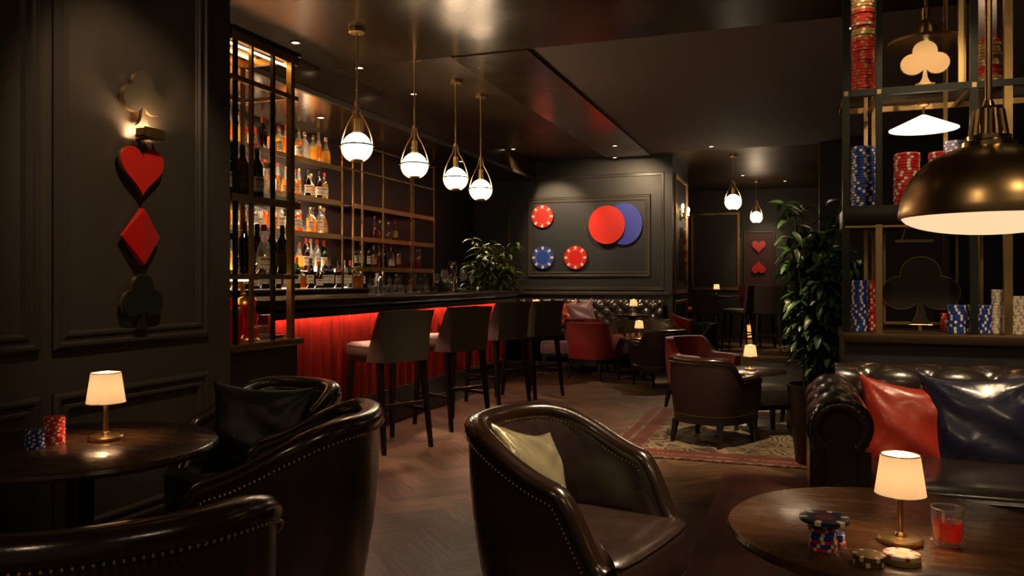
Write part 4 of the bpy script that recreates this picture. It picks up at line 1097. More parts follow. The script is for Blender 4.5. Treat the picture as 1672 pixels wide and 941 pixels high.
pillow('midnight_cushion', 'midnight blue satin cushion leaning on the sofa right of the red one', .50, .47, .16, bluecush, onsofa(1613, 697, 3.90), (radians(-14), radians(-4), radians(-2)), 6)
# ------------------------------------------------------------------ chip display on the half wall
DP = .5
dc = thing('chip_display_case', 'tall brass and black framed chip display case standing on the half wall', 'display case', (0, 0, 0))
dX = lambda px: onY(px, PY)
Xr = 2.0
b = MB(); b.box(((.235 + Xr) / 2, PY + DP / 2 - .01, .925), (Xr - .215, DP + .06, .05), None, .006); b.build('ledge', M('bronze ledge', (.10, .06, .03), .32, .7), dc)
ZT = 3.04
for px, wd, m in ((1381.5, .034, greenm), (1435.5, .032, None), (1591, .034, greenm), (1647, .036, brassd)):
    x = dX(px)
    if m is None:
        b = MB(); b.box((x, PY + .016, 1.2275), (.03, .03, .555)); b.build('post', brass, dc)
        b = MB(); b.box((x, PY + .016, 2.32), (.03, .03, 1.44)); b.build('post', greenm, dc)
    else:
        b = MB(); b.box((x, PY + .016, (.95 + ZT) / 2), (wd, .03, ZT - .95)); b.build('post', m, dc)
for px, m in ((1390, brassd), (1426, brass), (1571, brassd), (1440, brassd), (1636, brass)):
    x = dX(px); b = MB(); b.box((x, PY + DP - .03, (.95 + ZT) / 2), (.02, .02, ZT - .95)); b.build('post', m, dc)
x = dX(1577)
b = MB(); b.box((x, PY + .1, 2.62), (.034, .024, .84)); b.build('post', brass, dc)
b = MB(); b.box(((.235 + Xr) / 2, PY + DP / 2, 1.55), (Xr - .235, DP, .10), None, .004); b.build('shelf', blackm, dc)
b = MB(); b.box(((.235 + Xr) / 2, PY - .002, 1.492), (Xr - .24, .006, .010)); b.build('shelf_edge', brassd, dc)
b = MB(); b.box(((.235 + Xr) / 2, PY + .014, 2.18), (Xr - .235, .028, .034)); b.build('rail', greenm, dc)
b = MB(); b.box(((.235 + Xr) / 2, PY + DP - .02, 2.18), (Xr - .235, .02, .03)); b.build('rail', brass, dc)
for px in (1381.5, 1435.5, 1591):
    x = dX(px); b = MB(); b.box((x, PY + DP / 2, 2.18), (.02, DP, .024)); b.build('rail', brass, dc)
b = MB(); b.box(((.235 + Xr) / 2, PY + DP / 2, 2.2), (Xr - .25, DP - .03, .008)); b.build('glass_shelf', g_pane, dc)
b = MB(); b.box(((.235 + Xr) / 2, PY + DP / 2 + .1, 3.02), (Xr - .235, .02, .02)); b.build('rail', brassd, dc)
# framed glass with club in the lower bay
fx0, fx1 = dX(1456), dX(1560); ff = PY + .30
gp = thing('framed_glass_panel', 'brass-framed glass panel with dark club standing in the lower case', 'glass panel', (0, 0, 0))
def at_y(px, py, Y): X = onY(px, Y); return X, zat(py, X, Y)
gx0, gz0 = at_y(1444, 527, ff); gx1, gz1 = at_y(1562, 380, ff)
b = MB(); b.box(((gx0 + gx1) / 2, ff, (gz0 + gz1) / 2), (gx1 - gx0, .006, gz1 - gz0)); b.build('pane', g_tint, gp)
b = MB(); b.box(((gx0 + gx1) / 2, ff, gz0), (gx1 - gx0, .02, .014)); b.build('bottom_rail', brass, gp)
b = MB(); b.box(((gx0 + gx1) / 2, ff, (.95 + gz0) / 2), (.014, .014, gz0 - .95)); b.build('foot', brass, gp)
for x in (gx0, gx1):
    b = MB(); b.box((x, ff, (gz0 + gz1) / 2), (.012, .014, gz1 - gz0)); b.build('stile', brassd, gp)
cx, cz = at_y(1503, 476, ff - .03)
P = [(u, v) for u, v in club_poly(.355)]
b = MB(); b.prism([(u * 1.1, v) for u, v in P], lambda u, v, k: (cx + u, ff - .012 - .014 * k, cz + v)); cl = b.build('club', M('umber club face', (.022, .014, .010), .5), gp, sharp=20)
b = MB(); b.tube([(cx + u * 1.1, ff - .028, cz + v) for u, v in P], .0026, 5, True); b.build('club_rim', brassd, cl)
b = MB()
hx0, hz = at_y(1462, 394, ff - .03); hx1, _ = at_y(1524, 394, ff - .03)
b.box(((hx0 + hx1) / 2, ff - .02, hz), (hx1 - hx0, .02, .014)); b.box(((hx0 + hx1) / 2, ff - .02, hz + .07), ((hx1 - hx0) * .65, .016, .008))
b.bar((hx0 + .03, ff - .02, hz), (hx0 + .05, ff - .02, hz + .07), .006); b.build('frame_reflection', brass, gp)  # brass bars shaped as the gold frame's reflection in the pane
# gold club standing on the glass shelf
cy_ = PY + .05; cx, cz = at_y(1510, 117, cy_)
t = thing('gold_club', 'gold club ornament standing upright on the upper rail of the display case', 'ornament', (cx, cy_, 2.205))
sc = .215; b = MB(); P = club_poly(sc); P = [(u * 1.08, v) for u, v in P]
b.prism(P, lambda u, v, k: (u, -.008 + .016 * k, v + sc * .5 + .006)); b.build('face', M('satin champagne gold', (.55, .37, .20), .45, .6), t, sharp=20)
b = MB(); b.box((0, 0, .004), (.09, .04, .008), None, .002); b.build('stand', brassd, t)
# cone lamp under the shelf, dark dome lamp above it
cy_ = PY + .26; cx, cz = at_y(1508, 212, cy_)
t = thing('cone_lamp', 'small white cone lamp hanging under the upper shelf of the display case', 'hanging lamp', (cx, cy_, 2.165))
zz = cz - 2.165
b = MB(); b.lathe([(.168, zz), (.168, zz + .004), (.012, zz + .078), (.010, zz + .074), (.158, zz + .002)], n=40, shell=True); b.build('cone_shade', conem, t)
b = MB(); b.tube([(0, 0, zz + .076), (0, 0, -.004)], .006, 8); b.lathe([(.03, -.005), (.03, -.02), (.008, -.03)], n=14); b.build('stem', brassd, t)
b = MB(); b.ball((0, 0, zz + .03), .016, 10, 8); b.build('bulb', EM('cone bulb lit', (1, .72, .42), 130), t)
cy_ = PY + .3; cx, cz = at_y(1512, 66, cy_)
t = thing('bell_pendant', 'dark bronze bell pendant behind the gold club in the display case', 'pendant lamp', (cx, cy_, 3.04))
zz = cz - 3.04
b = MB(); b.lathe([(.19, zz - .02), (.185, zz - .005), (.12, zz + .012), (.065, zz + .025), (.05, zz + .07), (.02, zz + .11), (.001, zz + .115)], n=36); b.build('bell_shade', brassd, t)
b = MB(); b.tube([(0, 0, zz + .1), (0, 0, -.0)], .009, 8); b.lathe([(.022, zz + .11), (.022, zz + .17), (.012, zz + .18)], n=14); b.build('stem', brassd, t)
b = MB(); b.ball((0, 0, zz - .01), .018, 10, 8); b.build('bulb', EM('bell bulb lit', (1, .68, .35), 42), t)
# stacks in the case
def stack_px(px0, px1, ptop, zb, Y, mats, where, group, seed, t=.0155, order=None, nmax=60, r=None):
    px = (px0 + px1) / 2; X = onY(px, Y); d = depth(X, Y); rr = r or (px1 - px0) * d / F / 2
    n = max(1, min(nmax, round((zat(ptop, X, Y) - zb) / (t + .0002))))
    chip_stack((X, Y, zb), n, rr, t, mats, None, where, group, .03, seed, [order(i) for i in range(n)] if order else None)
Z2, Z1, Z0 = 2.205, 1.601, .951
rnd_ = random.Random(4)
RG = (redchip, goldchip, 'red and gold')
GR = (goldchip, whitechip, 'gold')
stack_px(1391, 1427, 0, Z2, PY + .20, [RG, GR], 'of the tall column in the case', 'red and gold chips in the tall column', 11, .0165, lambda i: 0 if i < 12 or rnd_.random() < .45 else 1, 44)
stack_px(1597, 1634, 66, Z2, PY + .20, [GR, RG], 'of the column behind the lamp rod', 'gold chips behind the dome lamp rod', 12, .0165, lambda i: 0 if rnd_.random() < .7 else 1)
X = onY(1611, PY + .2)
stack_px(1391, 1428, 241, Z1, PY + .20, BC, 'of the middle shelf blue stack', 'blue chips on the middle shelf', 13)
stack_px(1461, 1500, 252, Z1, PY + .20, RC, 'of the middle shelf red stack', 'red chips on the middle shelf', 14)
stack_px(1518, 1556, 250, Z1, PY + .22, RC, 'of the stack half behind the dome', 'red chips half behind the dome lamp', 15)
stack_px(1543, 1574, 229, Z1, PY + .37, (M('lilac chip clay', (.16, .17, .34), .4), whitechip, 'lilac'), 'of the stack above the dome', 'lilac chips above the dome lamp', 16)
stack_px(1390, 1416, 457, Z0, PY + .10, BC, 'of the lower left case stack', 'blue chips at the lower left of the case', 17)
stack_px(1409, 1433, 457, Z0, PY + .22, RC, 'of the stack behind the brass post', 'red chips behind the brass post', 18)
stack_px(1432, 1445, 482, Z0, PY + .34, RC, 'of the stack right of the brass post', 'red chips right of the brass post', 19)
stack_px(1548, 1577, 498, Z0, PY + .10, BC, 'of the stack beside the framed club', 'blue chips beside the framed club', 20)
stack_px(1537, 1560, 512, Z0, PY + .22, RC, 'of the short stack by the framed club', 'red chips beside the framed club', 21)
stack_px(1579, 1599, 497, Z0, PY + .22, (M('navy chip', (.01, .018, .09), .4), whitechip, 'navy'), 'of the stack behind the black post', 'navy chips behind the black post', 22)
stack_px(1596, 1619, 498, Z0, PY + .12, BC, 'of the stack left of the ivory stacks', 'blue chips left of the ivory stacks', 23)
stack_px(1620, 1641, 474, Z0, PY + .12, WC, 'of the taller ivory stack', 'ivory chips in the taller stack', 24)
stack_px(1652, 1674, 486, Z0, PY + .08, WC, 'of the shorter ivory stack', 'ivory chips in the shorter stack', 25)
# pale box on the gold column
t = MB(); Y = PY + .2; X = onY(1610, Y); zt = Z2 + .0167 * max(1, round((zat(66, X, Y) - Z2) / .0167))
t.box((0, 0, .12), (.085, .07, .24), None, .006); o = t.build('ivory_card_box', M('ivory card box', (.42, .33, .30), .55, var=(.2, 20)), None, loc=(X, Y, zt + .001)); tag(o, 'pale ivory card box standing on the gold chip column', 'box')

# ------------------------------------------------------------------ back wall chips
def wall_chip(px, py, wpx, m, label, mats2):
    X = onY(px, YB); z = zat(py, X, YB); r = wpx / 2 * depth(X, YB) / F
    t = thing('wall_chip', label, 'wall ornament', (X, YB, z), 0, 'spotted chips on the back wall'); Rm = Matrix.Rotation(pi / 2, 3, 'X')
    b = MB(); b.lathe([(.001, .02), (r, .02), (r, .05), (r * .97, .056), (.001, .056)], n=64, m=Rm); b.build('disc', m, t)
    b = MB(); b.lathe([(.03, 0), (.03, .02)], n=12, m=Rm); b.build('standoff', blackm, t)
    b = MB(); b.tube([(r * .66 * cos(a), -.057, r * .66 * sin(a)) for a in [2 * pi * i / 64 for i in range(64)]], r * .014, 5, True); b.build('inlay_ring', M('ring tan ' + label[:6], (.5, .32, .18), .5), t)
    for k in range(8):
        a = 2 * pi * k / 8 + pi / 2; q = Matrix.Rotation(-a, 3, 'Y')
        b = MB()
        for dx in (-1, 0, 1): b.box(q @ Vector((r * .84, -.058, dx * r * .072)), (r * .22, .006, r * .06), q)
        b.box(q @ Vector((r * .95, -.058, 0)), (r * .04, .006, r * .2), q); b.box(q @ Vector((r * .73, -.058, 0)), (r * .035, .006, r * .12), q)
        b.build('rim_mark', whitechip, t)
    return t
wall_chip(887, 354, 37, redchip, 'red spotted chip at the upper left of the back wall panel', None)
wall_chip(888, 421, 37, M('wall chip blue', (.012, .05, .30), .45), 'blue spotted chip at the lower left of the back wall panel', None)
wall_chip(941, 421, 38, M('wall chip red', (.55, .008, .008), .42), 'red spotted chip at the lower middle of the back wall panel', None)
def disc(px, py, wpx, hpx, y0, m, label, poly=None):
    X = onY(px, YB); z = zat(py, X, YB); k = depth(X, YB) / F
    t = thing('wall_disc', label, 'wall ornament', (X, YB, z))
    P = poly or [(cos(a), sin(a)) for a in [2 * pi * i / 72 for i in range(72)]]
    b = MB(); b.prism([(u * wpx / 2 * k, v * hpx / 2 * k) for u, v in P], lambda u, v, q: (u, -y0 - .04 * q, v)); b.build('face', m, t, sharp=30)
    b = MB(); b.lathe([(.03, 0), (.03, y0)], n=12, m=Matrix.Rotation(pi / 2, 3, 'X')); b.build('standoff', blackm, t)
disc(993, 368, 60, 62, .065, redm, 'plain red disc overlapping the blue one on the back wall')
P = [(cos(radians(a)), sin(radians(a))) for a in range(-115, 246, 5)]
disc(1020, 366, 60, 68, .02, bluem, 'plain blue disc behind the red one on the back wall')
# far wall suits
def far_suit(px, py, poly, label, m):
    X = onY(px, YF - .02); z = zat(py, X, YF)
    o = thing('wall_suit', label, 'wall ornament', (X, YF - .02, z)); b = MB(); b.prism(poly, lambda u, v, k: (u, -.03 - .03 * k, v)); b.build('face', m, o, sharp=30)
    b = MB(); b.lathe([(.03, 0), (.03, .04)], n=10, m=Matrix.Rotation(pi / 2, 3, 'X')); b.build('standoff', blackm, o)
far_suit(1239, 404, heart_poly(.27), 'red heart on the dark red panel of the far wall', redg)
def spade_poly(s):
    H = [(u, -v) for u, v in heart_poly(s)]; H.reverse(); return H
far_suit(1239, 436, spade_poly(.27), 'red spade-like suit beneath the heart on the far wall', redg)
# sconce on the end face of the back wall
t = thing('wall_sconce', 'brass wall sconce with two lit candles on the pillar side', 'wall light', (-1.74, 12.9, 2.25))
b = MB(); b.box((.012, 0, 0), (.024, .10, .16), None, .004); b.build('backplate', brass, t)
for s in (-1, 1):
    b = MB(); b.tube([(.02, s * .02, -.03), (.07, s * .16, -.05), (.08, s * .30, -.02), (.08, s * .34, .0)], .008, 8); b.lathe([(.02, 0), (.024, .014), (.018, .018)], (.08, s * .34, .0), 12); b.build('arm', brass, t)
    b = MB(); b.lathe([(.014, .014), (.014, .09), (.022, .11), (.016, .14), (.001, .16)], (.08, s * .34, 0), 12); b.build('candle_bulb', sconm, t)
t = thing('suit_relief', 'slender carved relief with red spots hanging under the sconce', 'wall ornament', (-1.74, 12.95, 1.65))
b = MB(); rows = []
for i in range(15):
    k = i / 14; z = .40 - .85 * k; wd = .16 * sin(pi * (.12 + .83 * k)) * (1 + .25 * sin(k * 21))
    rows.append([Vector((0, -wd, z)), Vector((.05 + .02 * sin(k * 30), -wd * .5, z)), Vector((.06, wd * .5, z)), Vector((0, wd, z))])
b.grid(rows, closeu=True, caps=True); b.build('relief', brassd, t)
for z, s in ((.2, .05), (.02, .06), (-.16, .045)):
    b = MB(); b.ball((.075, 0, z), s, 14, 8, (.35, .8, 1)); b.build('red_boss', redg, t)
# ------------------------------------------------------------------ middle and far furniture
def low_tub(label, group, m, mr, **k):
    a = dict(a=.36, bk=.34, yf=.32, Hb=.80, Ha=.62, Hf=.60, s0=.18, s1=.50, f0=.9, f1=1.0, seat=.44, zb=.28, th=.085, taper=.90, nails=False, rim=False)
    a.update(k); return make_tub(label, group, m, mr, **a)
BLK = low_tub('', None, M('oxblood black leather', (.020, .008, .007), .5, bump=(150, .1)), leathrim, rim=True, nails=True); _b = [0]
RED = low_tub('', None, redup, redchip); _r = [0]
CRM = low_tub('', None, creamup, creamup); _c = [0]
GRY = low_tub('', None, greyup, greyup); _g = [0]
def wp(px, d): p = atd(px, d); return (p.x, p.y, 0)
place(BLK, _b, wp(1160, 5.95), camdir(.72, .70), 'dark leather lounge armchair on the rug, back turned, beside the lit lamp table', 'low leather lounge chairs', .80)
place(RED, _r, wp(1140, 7.55), camdir(.58, -.82), 'red upholstered armchair facing the lamp table behind the dark one', 'red armchairs', .84)
place(RED, _r, wp(967, 9.9), camdir(.55, .84), 'red upholstered armchair with its back turned, beyond the bar stools', 'red armchairs', .87)
place(RED, _r, wp(957, 10.9), camdir(.1, -.97), 'red upholstered armchair before the banquette, mostly hidden behind the red armchair whose back shows', 'red armchairs', .84)
place(BLK, _b, wp(1078, 9.2), camdir(-.30, .95), 'dark leather lounge armchair with its back turned, right of the far lamp table', 'low leather lounge chairs', .80)
place(GRY, _g, wp(1133, 10.4), camdir(-.85, -.1), 'slate grey armchair behind the red one, side on', 'grey armchairs', .82)
place(CRM, _c, wp(1036, 10.55), camdir(.1, -.95), 'taupe armchair behind the far lamp table, lit from its lamp', None, .84)
q = wp(1078, 10.0); pillow('ochre_cushion', 'ochre cushion lying atop the far lounge chairs', .36, .30, .10, goldcush, (q[0] - .02, q[1] + .35, .60), (radians(-40), 0, .2), 8)
q = wp(1103, 10.1); pillow('small_red_cushion', 'small red cushion in the slate grey armchair', .34, .34, .11, redcush, (q[0] + .02, q[1] + .28, .60), (radians(-25), .3, .4), 9)
mt = wp(1225, 6.75); round_table(mt, .30, .455, 'small dark round lamp table on the beige rug', woodd, .2, .024)
lamp((mt[0], mt[1], .4555), 'small lit table lamp on the round table over the beige rug', 1.0)
ft = wp(1048, 9.8); round_table(ft, .27, .51, 'small round lamp table between the taupe and the dark chair', woodd, .17, .024)
lamp((ft[0] - .03, ft[1] - .02, .5105), 'lit table lamp on the small table before the taupe chair', .98)
for i, dx in enumerate((-.15, -.09, -.02)):
    tumbler((ft[0] + dx, ft[1] - .12 + .03 * i, .5105), f'small amber glass, {nth(i)} from the left on the small far table', 'glasses on the small far table', .022, .05, g_amber)
bt = wp(1032, 11.15); round_table(bt, .28, .735, 'round dark table in front of the right half of the banquette', woodd, .2, .024)
lamp((bt[0] + .02, bt[1], .7355), 'lit table lamp on the table before the banquette, under the art panel', 1.0)
bt2 = wp(886, 10.75); round_table(bt2, .33, .74, 'round dark table in front of the left half of the banquette', woodd, .2, .024)
lamp((bt2[0] - .09, bt2[1], .7405), 'lit table lamp peeking over the last bar stool', 1.0)
# ottomans
def ottoman(loc, label, m, wd=.36, h=.40, rz=0, group=None):
    t = thing('ottoman', label, 'stool', loc, rz, group)
    b = MB(); rows = []
    for z, k in ((h - .14, .97), (h - .13, 1), (h - .03, 1), (h - .01, .96), (h, .8), (h + .004, .3)):
        rows.append([Vector((wd / 2 * k * abs(cos(a)) ** .35 * (1 if cos(a) > 0 else -1), wd / 2 * k * abs(sin(a)) ** .35 * (1 if sin(a) > 0 else -1), z)) for a in [2 * pi * i / 40 for i in range(40)]])
    b.grid(rows, closeu=True, caps=True); b.build('seat', m, t, sharp=60)
    b = MB(); b.box((0, 0, h - .155), (wd * .9, wd * .9, .04)); b.build('frame', blackw, t)
    for x in (-1, 1):
        for y in (-1, 1):
            b = MB(); b.taper((x * wd * .38, y * wd * .38, h - .16), (x * wd * .42, y * wd * .42, 0), .04, .024); b.build('leg', blackw, t)
    return t
ottoman(wp(1247, 6.25), 'square dark leather ottoman tucked under the lamp table on the rug', leathd, .38, .40, .5, 'ottomans')
ottoman(wp(1313, 6.6), 'square taupe-topped ottoman half hidden behind the tall planter', creamup, .36, .33, .2, 'ottomans')
ottoman(wp(909, 10.3), 'mauve ottoman between the last bar stool and the red armchair', mauvecush, .42, .42, .3, 'ottomans')
# banquette along the back wall
bq = thing('banquette', 'long tufted black leather banquette along the back wall', 'banquette', (0, 0, 0))
bx0, bx1 = -4.3, -1.85
b = MB(); b.box(((bx0 + bx1) / 2, 11.62, .21), (bx1 - bx0, .62, .30), None, .01); b.build('base', blackw, bq)
for i in range(4):
    wd = (bx1 - bx0) / 4; b = MB(); b.box((bx0 + wd * (i + .5), 11.60, .42), (wd - .01, .66, .13), None, .035, 3); b.build('seat_cushion', leathd, bq, sharp=60)
rows = []
for i in range(121):
    u = (bx1 - bx0) * i / 120; r = []
    for j in range(25):
        s = j / 24; z = .46 + .46 * s
        k = (abs(sin(pi * (u / .2 + s * 2.6) / 1)) * abs(sin(pi * (u / .2 - s * 2.6)))) ** .35
        yy = 11.84 - .05 * k - .04 * (1 - s) + (.03 * smooth(.85, 1, s)); r.append(Vector((bx0 + u, yy, z)))
    r.append(Vector((bx0 + u, 11.94, .93))); rows.append(r)
b = MB(); b.grid(rows); b.build('backrest', leathsofa, bq, sharp=80)
for i, (px, m, nm, sz) in enumerate(((872, mauvecush, 'mauve', .36), (898, bluecush, 'midnight blue', .38), (924, redcush, 'red', .40), (950, mauvecush, 'mauve', .42))):
    X = onY(px, 11.65); pillow('banquette_cushion', f'{nm} cushion, {nth(i)} from the left on the banquette', sz, sz, .13, m, (X, 11.66, .50 + sz * .48), (radians(-14), radians(5 - 6 * i), .1 * i), i + 20, 'cushions on the banquette')
# high tables and chairs of the back room
def high_chair(loc, rz, label, m, group, H=1.12, seat=.68):
    t = thing('high_chair', label, 'chair', loc, rz, group)
    b = MB(); b.box((0, .0, seat), (.42, .42, .09), None, .03, 3); b.build('seat', m, t, sharp=60)
    b = MB(); rows = []
    for j in range(9):
        z = seat - .03 + (H - seat + .03) * j / 8
        out = [Vector((.22 * s, -.20 - .05 * j / 8 - .03 * (1 - s * s), z)) for s in [-1 + 2 * i / 12 for i in range(13)]]
        inn = [Vector((.21 * s, -.15 - .05 * j / 8 - .03 * (1 - s * s), z)) for s in [1 - 2 * i / 12 for i in range(13)]]
        rows.append(out + inn)
    b.grid(rows, closeu=True, caps=True); b.build('backrest', m, t, sharp=50)
    for x in (-1, 1):
        for y in (-1, 1):
            b = MB(); b.taper((x * .17, y * .17, seat - .04), (x * .20, y * .22, 0), .045, .028); b.build('leg', blackw, t)
    for y in (-1, 1):
        b = MB(); b.bar((-.19, y * .2, .28), (.19, y * .2, .28), .022); b.build('stretcher', blackw, t)
    return t
darkup = M('espresso upholstery', (.035, .02, .015), .55, bump=(150, .1))
ht = wp(1170, 14.5); round_table(ht, .42, .93, 'high round dark table with lit lamp in the back room', woodd, .26, .03)
lamp((ht[0], ht[1], .9305), 'lit lamp on the high table in the back room', 1.0)
ht2 = wp(1288, 15.2); round_table(ht2, .42, .93, 'high round table with cocktail glasses before the red panel', woodd, .26, .03)
G = 'high chairs in the back room'
high_chair(wp(1120, 14.4), camdir(.9, .3), 'red high chair left of the high lamp table by the pillar', redup, G)
high_chair(wp(1151, 13.4), camdir(.2, .95), 'dark high chair in front of the high lamp table', darkup, G, .98)
high_chair(wp(1205, 13.7), camdir(-.75, .5), 'dark high chair right of the high lamp table', darkup, G)
high_chair(wp(1237, 14.3), camdir(.88, .35), 'red high chair left of the cocktail table', redup, G)
high_chair(wp(1254, 13.5), camdir(.3, .9), 'dark high chair in front of the cocktail table', darkup, G)
high_chair(wp(1310, 14.0), camdir(-.5, .8), 'dark high chair right of the cocktail table, half behind the plant', darkup, G)
def martini(loc, label, liq):
    t = thing('martini_glass', label, 'glass', loc, 0, 'cocktail glasses on the high table')
    b = MB(); b.lathe([(.001, .10), (.055, .165), (.053, .165), (.001, .104)], n=20); b.build('bowl', g_ware, t)
    b = MB(); b.lathe([(.036, 0), (.036, .002), (.005, .008), (.004, .1)], n=14); b.build('stem', g_ware, t)
    b = MB(); b.lathe([(.001, .105), (.042, .152), (.001, .152)], n=20); b.build('drink', liq, t)
for i, (dx, lq, nm) in enumerate(((-.24, g_honey, 'golden'), (-.05, g_clear, 'clear'), (.18, g_red, 'red'))):
    martini((ht2[0] + dx, ht2[1] - .1, .9305), f'martini glass with {nm} cocktail on the high table', lq)
p = atd(1224, 16.4)
t = thing('floor_lantern', 'glowing amber lantern on the floor behind the red high chair', 'lantern', (p.x, p.y, 0))
b = MB(); b.lathe([(.09, 0), (.09, .03), (.075, .04)], n=16); b.build('base', brassd, t)
b = MB(); b.lathe([(.07, .04), (.075, .28), (.06, .30)], n=20); b.build('glass_shade', EM('lantern glow', (1, .40, .11), 1.2), t)
b = MB(); b.lathe([(.078, .29), (.06, .33), (.02, .36), (.001, .365)], n=16); b.tube([(.02 * cos(a), 0, .37 + .03 * sin(a)) for a in [pi * i / 8 for i in range(9)]], .005, 6); b.build('cap', brassd, t)

# ------------------------------------------------------------------ plants
def leaf(b, base, d, L, wd, droop, roll=0, fold=.25):
    d = Vector(d).normalized(); side = d.cross(Vector((0, 0, 1)))
    if side.length < .05: side = Vector((1, 0, 0))
    side.normalize(); up0 = side.cross(d)
    side = (side * cos(roll) + up0 * sin(roll)).normalized()
    p = Vector(base); n = 6; rows = []; v = d.copy()
    for i in range(n + 1):
        k = i / n; ww = wd * sin(pi * (k * .93 + .035)) ** .8
        up = side.cross(v).normalized()
        rows.append([p - side * ww + up * ww * fold, p, p + side * ww + up * ww * fold])
        v = (v - Vector((0, 0, 1)) * droop / n).normalized(); p = p + v * L / n
    b.grid(rows)
def tall_plant(loc, label, pot, H, n_st, spread, seed, m, leafL=.26, leafW=.035, name='potted_palm', z_low=.2, pot_r=.18, pot_h=.5, bias=(0, 0), dens=30):
    rnd = random.Random(seed); t = thing(name, label, 'plant', loc)
    if pot:
        b = MB(); b.lathe([(.001, 0), (pot_r * .66, 0), (pot_r * .70, .01), (pot_r, pot_h - .02), (pot_r * 1.03, pot_h), (pot_r * .94, pot_h), (pot_r * .9, pot_h - .05), (.001, pot_h - .05)], n=40); b.build('planter', potm, t, sharp=40)
        b = MB(); b.lathe([(pot_r * .9, pot_h - .055), (pot_r * .88, pot_h - .04), (.001, pot_h - .03)], n=24); b.build('soil', soilm, t)
    z0 = pot_h - .05
    st, lf = MB(), MB()
    for s in range(n_st):
        a = rnd.uniform(0, 2 * pi); r0 = rnd.uniform(0, pot_r * .5); out = rnd.uniform(.1, 1) * spread; hh = H * rnd.uniform(.55, 1.0)
        pts = []
        for i in range(9):
            k = i / 8; o = out * k ** 1.8
            pts.append(Vector(((r0 + o) * cos(a) + bias[0] * k * k, (r0 + o) * sin(a) + bias[1] * k * k, z0 + (hh - z0) * (k - .10 * k ** 4))))
        st.tube(pts, [.006 - .0035 * i / 8 for i in range(9)], 5)
        for i in range(dens):
            k = rnd.uniform(z_low, 1.0); j = min(7, int(k * 8)); f = k * 8 - j
            base = pts[j].lerp(pts[j + 1], f); aa = rnd.uniform(0, 2 * pi)
            leaf(lf, base, (cos(aa), sin(aa), rnd.uniform(-.1, .75)), leafL * rnd.uniform(.6, 1.15), leafW * rnd.uniform(.7, 1.2), rnd.uniform(.7, 1.9), rnd.uniform(-.6, .6))
    st.build('stems', M('stem ' + name, (.04, .06, .015), .6), t)
    o = lf.build('foliage', m, t, sharp=80, recalc=False); return t
q = atd(1333, 5.25)
tall_plant((q.x, q.y, 0), 'tall leafy palm in a dark tapered planter beside the chip display', True, 1.92, 22, .32, 5, leafd, .165, .021, pot_r=.185, pot_h=.53, bias=(.03, .1), dens=48)
yq = 9.45
tall_plant((-3.62, yq, 0), 'bushy palm with yellow-lit fronds at the far end of the bar', True, 1.95, 30, .40, 8, leafm, .21, .018, name='bushy_palm', pot_r=.22, pot_h=.7, z_low=.25, dens=42)

# ------------------------------------------------------------------ ceiling downlights
def downlight(px, py, zc=CEIL, e=None, aim=None, pw=0, ang=60, xy=None, label='', blend=.6, col=(1, .72, .42)):
    if xy: X, Y = xy
    else:
        f = F * (zc - EYE) / (457 - py); p = w((px - 836) / F * f, f); X, Y = p.x, p.y
    t = thing('downlight', label, 'ceiling light', (X, Y, zc), 0, 'ceiling downlights')
    b = MB(); b.lathe([(.042, -.001), (.044, -.006), (.030, -.008), (.028, -.001)], n=24); b.build('trim_ring', brassd, t)
    b = MB(); b.lathe([(.001, -.002), (.028, -.002), (.028, -.004), (.001, -.004)], n=20); b.build('lens', spotm, t)
    if pw:
        ld = bpy.data.lights.new('downlight_beam', 'SPOT'); ld.energy = pw; ld.color = col; ld.spot_size = radians(ang); ld.spot_blend = blend; ld.shadow_soft_size = .06
        lo = bpy.data.objects.new('downlight_beam', ld); COL.objects.link(lo); lo.location = (X, Y, zc - .03)
        if aim: lo.rotation_euler = (Vector(aim) - Vector(lo.location)).to_track_quat('-Z', 'Y').to_euler()
    return t
CR = 3.06
spots = [
 ((838, 243), CEIL, (onY(908, YB), YB, 1.95), 190, 58, 'downlight beyond the last bar pendant'),
 ((869, 264), CEIL, None, 0, 0, 'downlight close to the back wall on the left'),
 ((1004, 257), 3.035, None, 0, 0, 'downlight close to the back wall above the disc art'),
 ((625, 160), 3.09, None, 0, 0, 'downlight between the first and second bar pendants'),
 ((512, 113), 3.045, None, 0, 0, 'downlight left of the first bar pendant'),
 ((1412, 238), CEIL, None, 0, 0, 'downlight over the back room, right of its pendants'),
]
for (px, py), zc, aim, pw, ang, lab in spots: downlight(px, py, zc, None, aim, pw, ang, None, lab)
downlight(0, 0, 2.80, None, (-4.6, 6.9, 1.0), 14, 95, (-4.35, onX(524, -4.35)), 'downlight in the soffit above the lit shelves')
downlight(0, 0, 2.80, None, (-4.75, 8.5, 1.2), 9, 70, (-4.3, 8.55), 'downlight in the soffit above the lit niche')
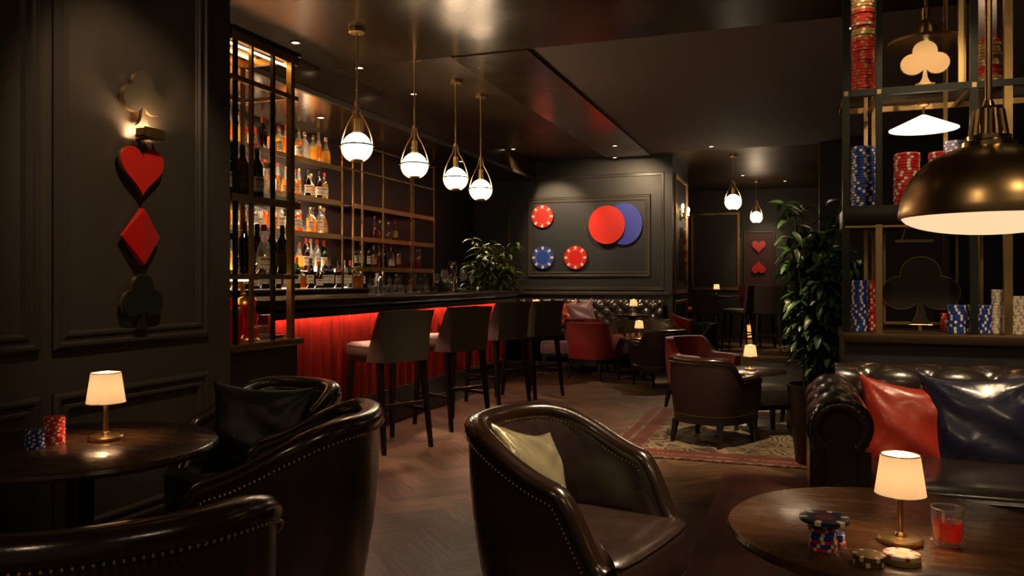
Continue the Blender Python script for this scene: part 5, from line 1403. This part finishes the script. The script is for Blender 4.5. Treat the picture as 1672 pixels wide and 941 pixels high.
# more downlights, some of them added out of view for their light
off = [((.55, 3.0), 3.045, (-.50, 2.45, .45), 400, 30, 'downlight over the right hand leather armchair'),
       ((-1.75, 2.3), 3.045, (-2.75, onX(226, XW), 1.60), 80, 50, 'downlight washing the diamond on the panelled wall'),
       ((1.0, 3.2), 3.045, (.75, 4.1, .62), 190, 38, 'downlight over the sofa cushions'),
       ((.75, 3.3), 3.045, (.6, PY + .2, 1.75), 70, 40, 'downlight on the chip display case'),
       ((-.6, 4.9), 3.045, (-.7, 6.3, 0), 410, 50, 'added fill light out of view over the beige rug'),  # added beam for rug and floor, fixture kept out of view
       ((-1.1, 11.25), 3.06, (-1.7, 8.2, 0), 220, 50, 'downlight over the far lounge chairs'),
       ((-.9, 14.8), CEIL, (-.8, 14.6, 0), 160, 60, 'downlight over the high tables'),
       ((onY(1004, 10.6), 10.6), 3.035, (onY(1008, YB), YB, 1.9), 170, 95, 'downlight toward the discs of the art panel'),
       ((-4.2, 9.75), 2.80, (-3.62, 9.45, 1.5), 110, 50, 'added fill light in the soffit over the bar plant'),  # added to light the fronds at the bar end
       ((-3.62, 5.2), 3.045, (-2.84, 5.22, .76), 190, 26, 'downlight in the bar ceiling near the first stool'),
       ((-3.62, 6.15), CEIL, (-2.78, 6.14, .76), 190, 26, 'downlight in the bar ceiling facing the second stool'),
       ((-3.62, 7.2), CEIL, (-2.84, 7.35, .76), 200, 26, 'downlight in the bar ceiling facing the third stool'),
       ((onY(1409, PY + .12), PY + .06), 3.03, (onY(1409, PY + .2), PY + .18, 2.4), 30, 40, 'small added fill light over the tall chip column'),  # added inside the case top to light the tall column
       ((onY(1614, PY + .12), PY + .06), 3.03, (onY(1614, PY + .2), PY + .18, 2.4), 16, 40, 'small added fill light over the gold chip column'),  # added likewise for the gold column
       ((.35, 6.3), 3.06, (.1, 5.25, 1.2), 14, 45, 'added fill light over the tall palm'),  # added to brighten the palm leaves
       ((-1.75, 4.3), 3.045, (-1.75, 4.9, 0), 150, 52, 'added fill light out of view over the floor before the stools'),  # added to light this stretch of floor, fixture set out of view
       ((-.2, 15.9), CEIL, (fx(1240), YF, 1.75), 90, 40, 'downlight on the red wall panel')]
off += [((-.9, -.7), 3.045, (-.9, 1.6, .6), 32, 120, 'added fill light out of view behind the near left armchair'), ((1.5, .2), 3.045, (1.2, 1.9, 1.0), 40, 110, 'added fill light out of view over the right edge of the near seating')]  # unseen lights added to brighten the brass dome and near chair backs
for xy, zc, aim, pw, ang, lab in off: downlight(0, 0, zc, None, aim, pw, ang, xy, lab)

# ------------------------------------------------------------------ camera, world, view
cd = bpy.data.cameras.new('camera'); cam = bpy.data.objects.new('camera', cd); COL.objects.link(cam)
cam.location = (0, 0, EYE); cam.rotation_euler = (pi / 2, 0, TH); cd.sensor_width = 36; cd.lens = 36 * F / 1672; cd.shift_y = -13.5 / 1672; cd.clip_start = .05
S.camera = cam
wd_ = bpy.data.worlds.new('night'); S.world = wd_; wd_.use_nodes = True
bg = wd_.node_tree.nodes['Background']; bg.inputs[0].default_value = (1, .74, .56, 1); bg.inputs[1].default_value = .05
S.view_settings.view_transform = 'Standard'; S.view_settings.look = 'None'; S.view_settings.gamma = 1; S.view_settings.exposure = 0
S.view_settings.use_curve_mapping = False
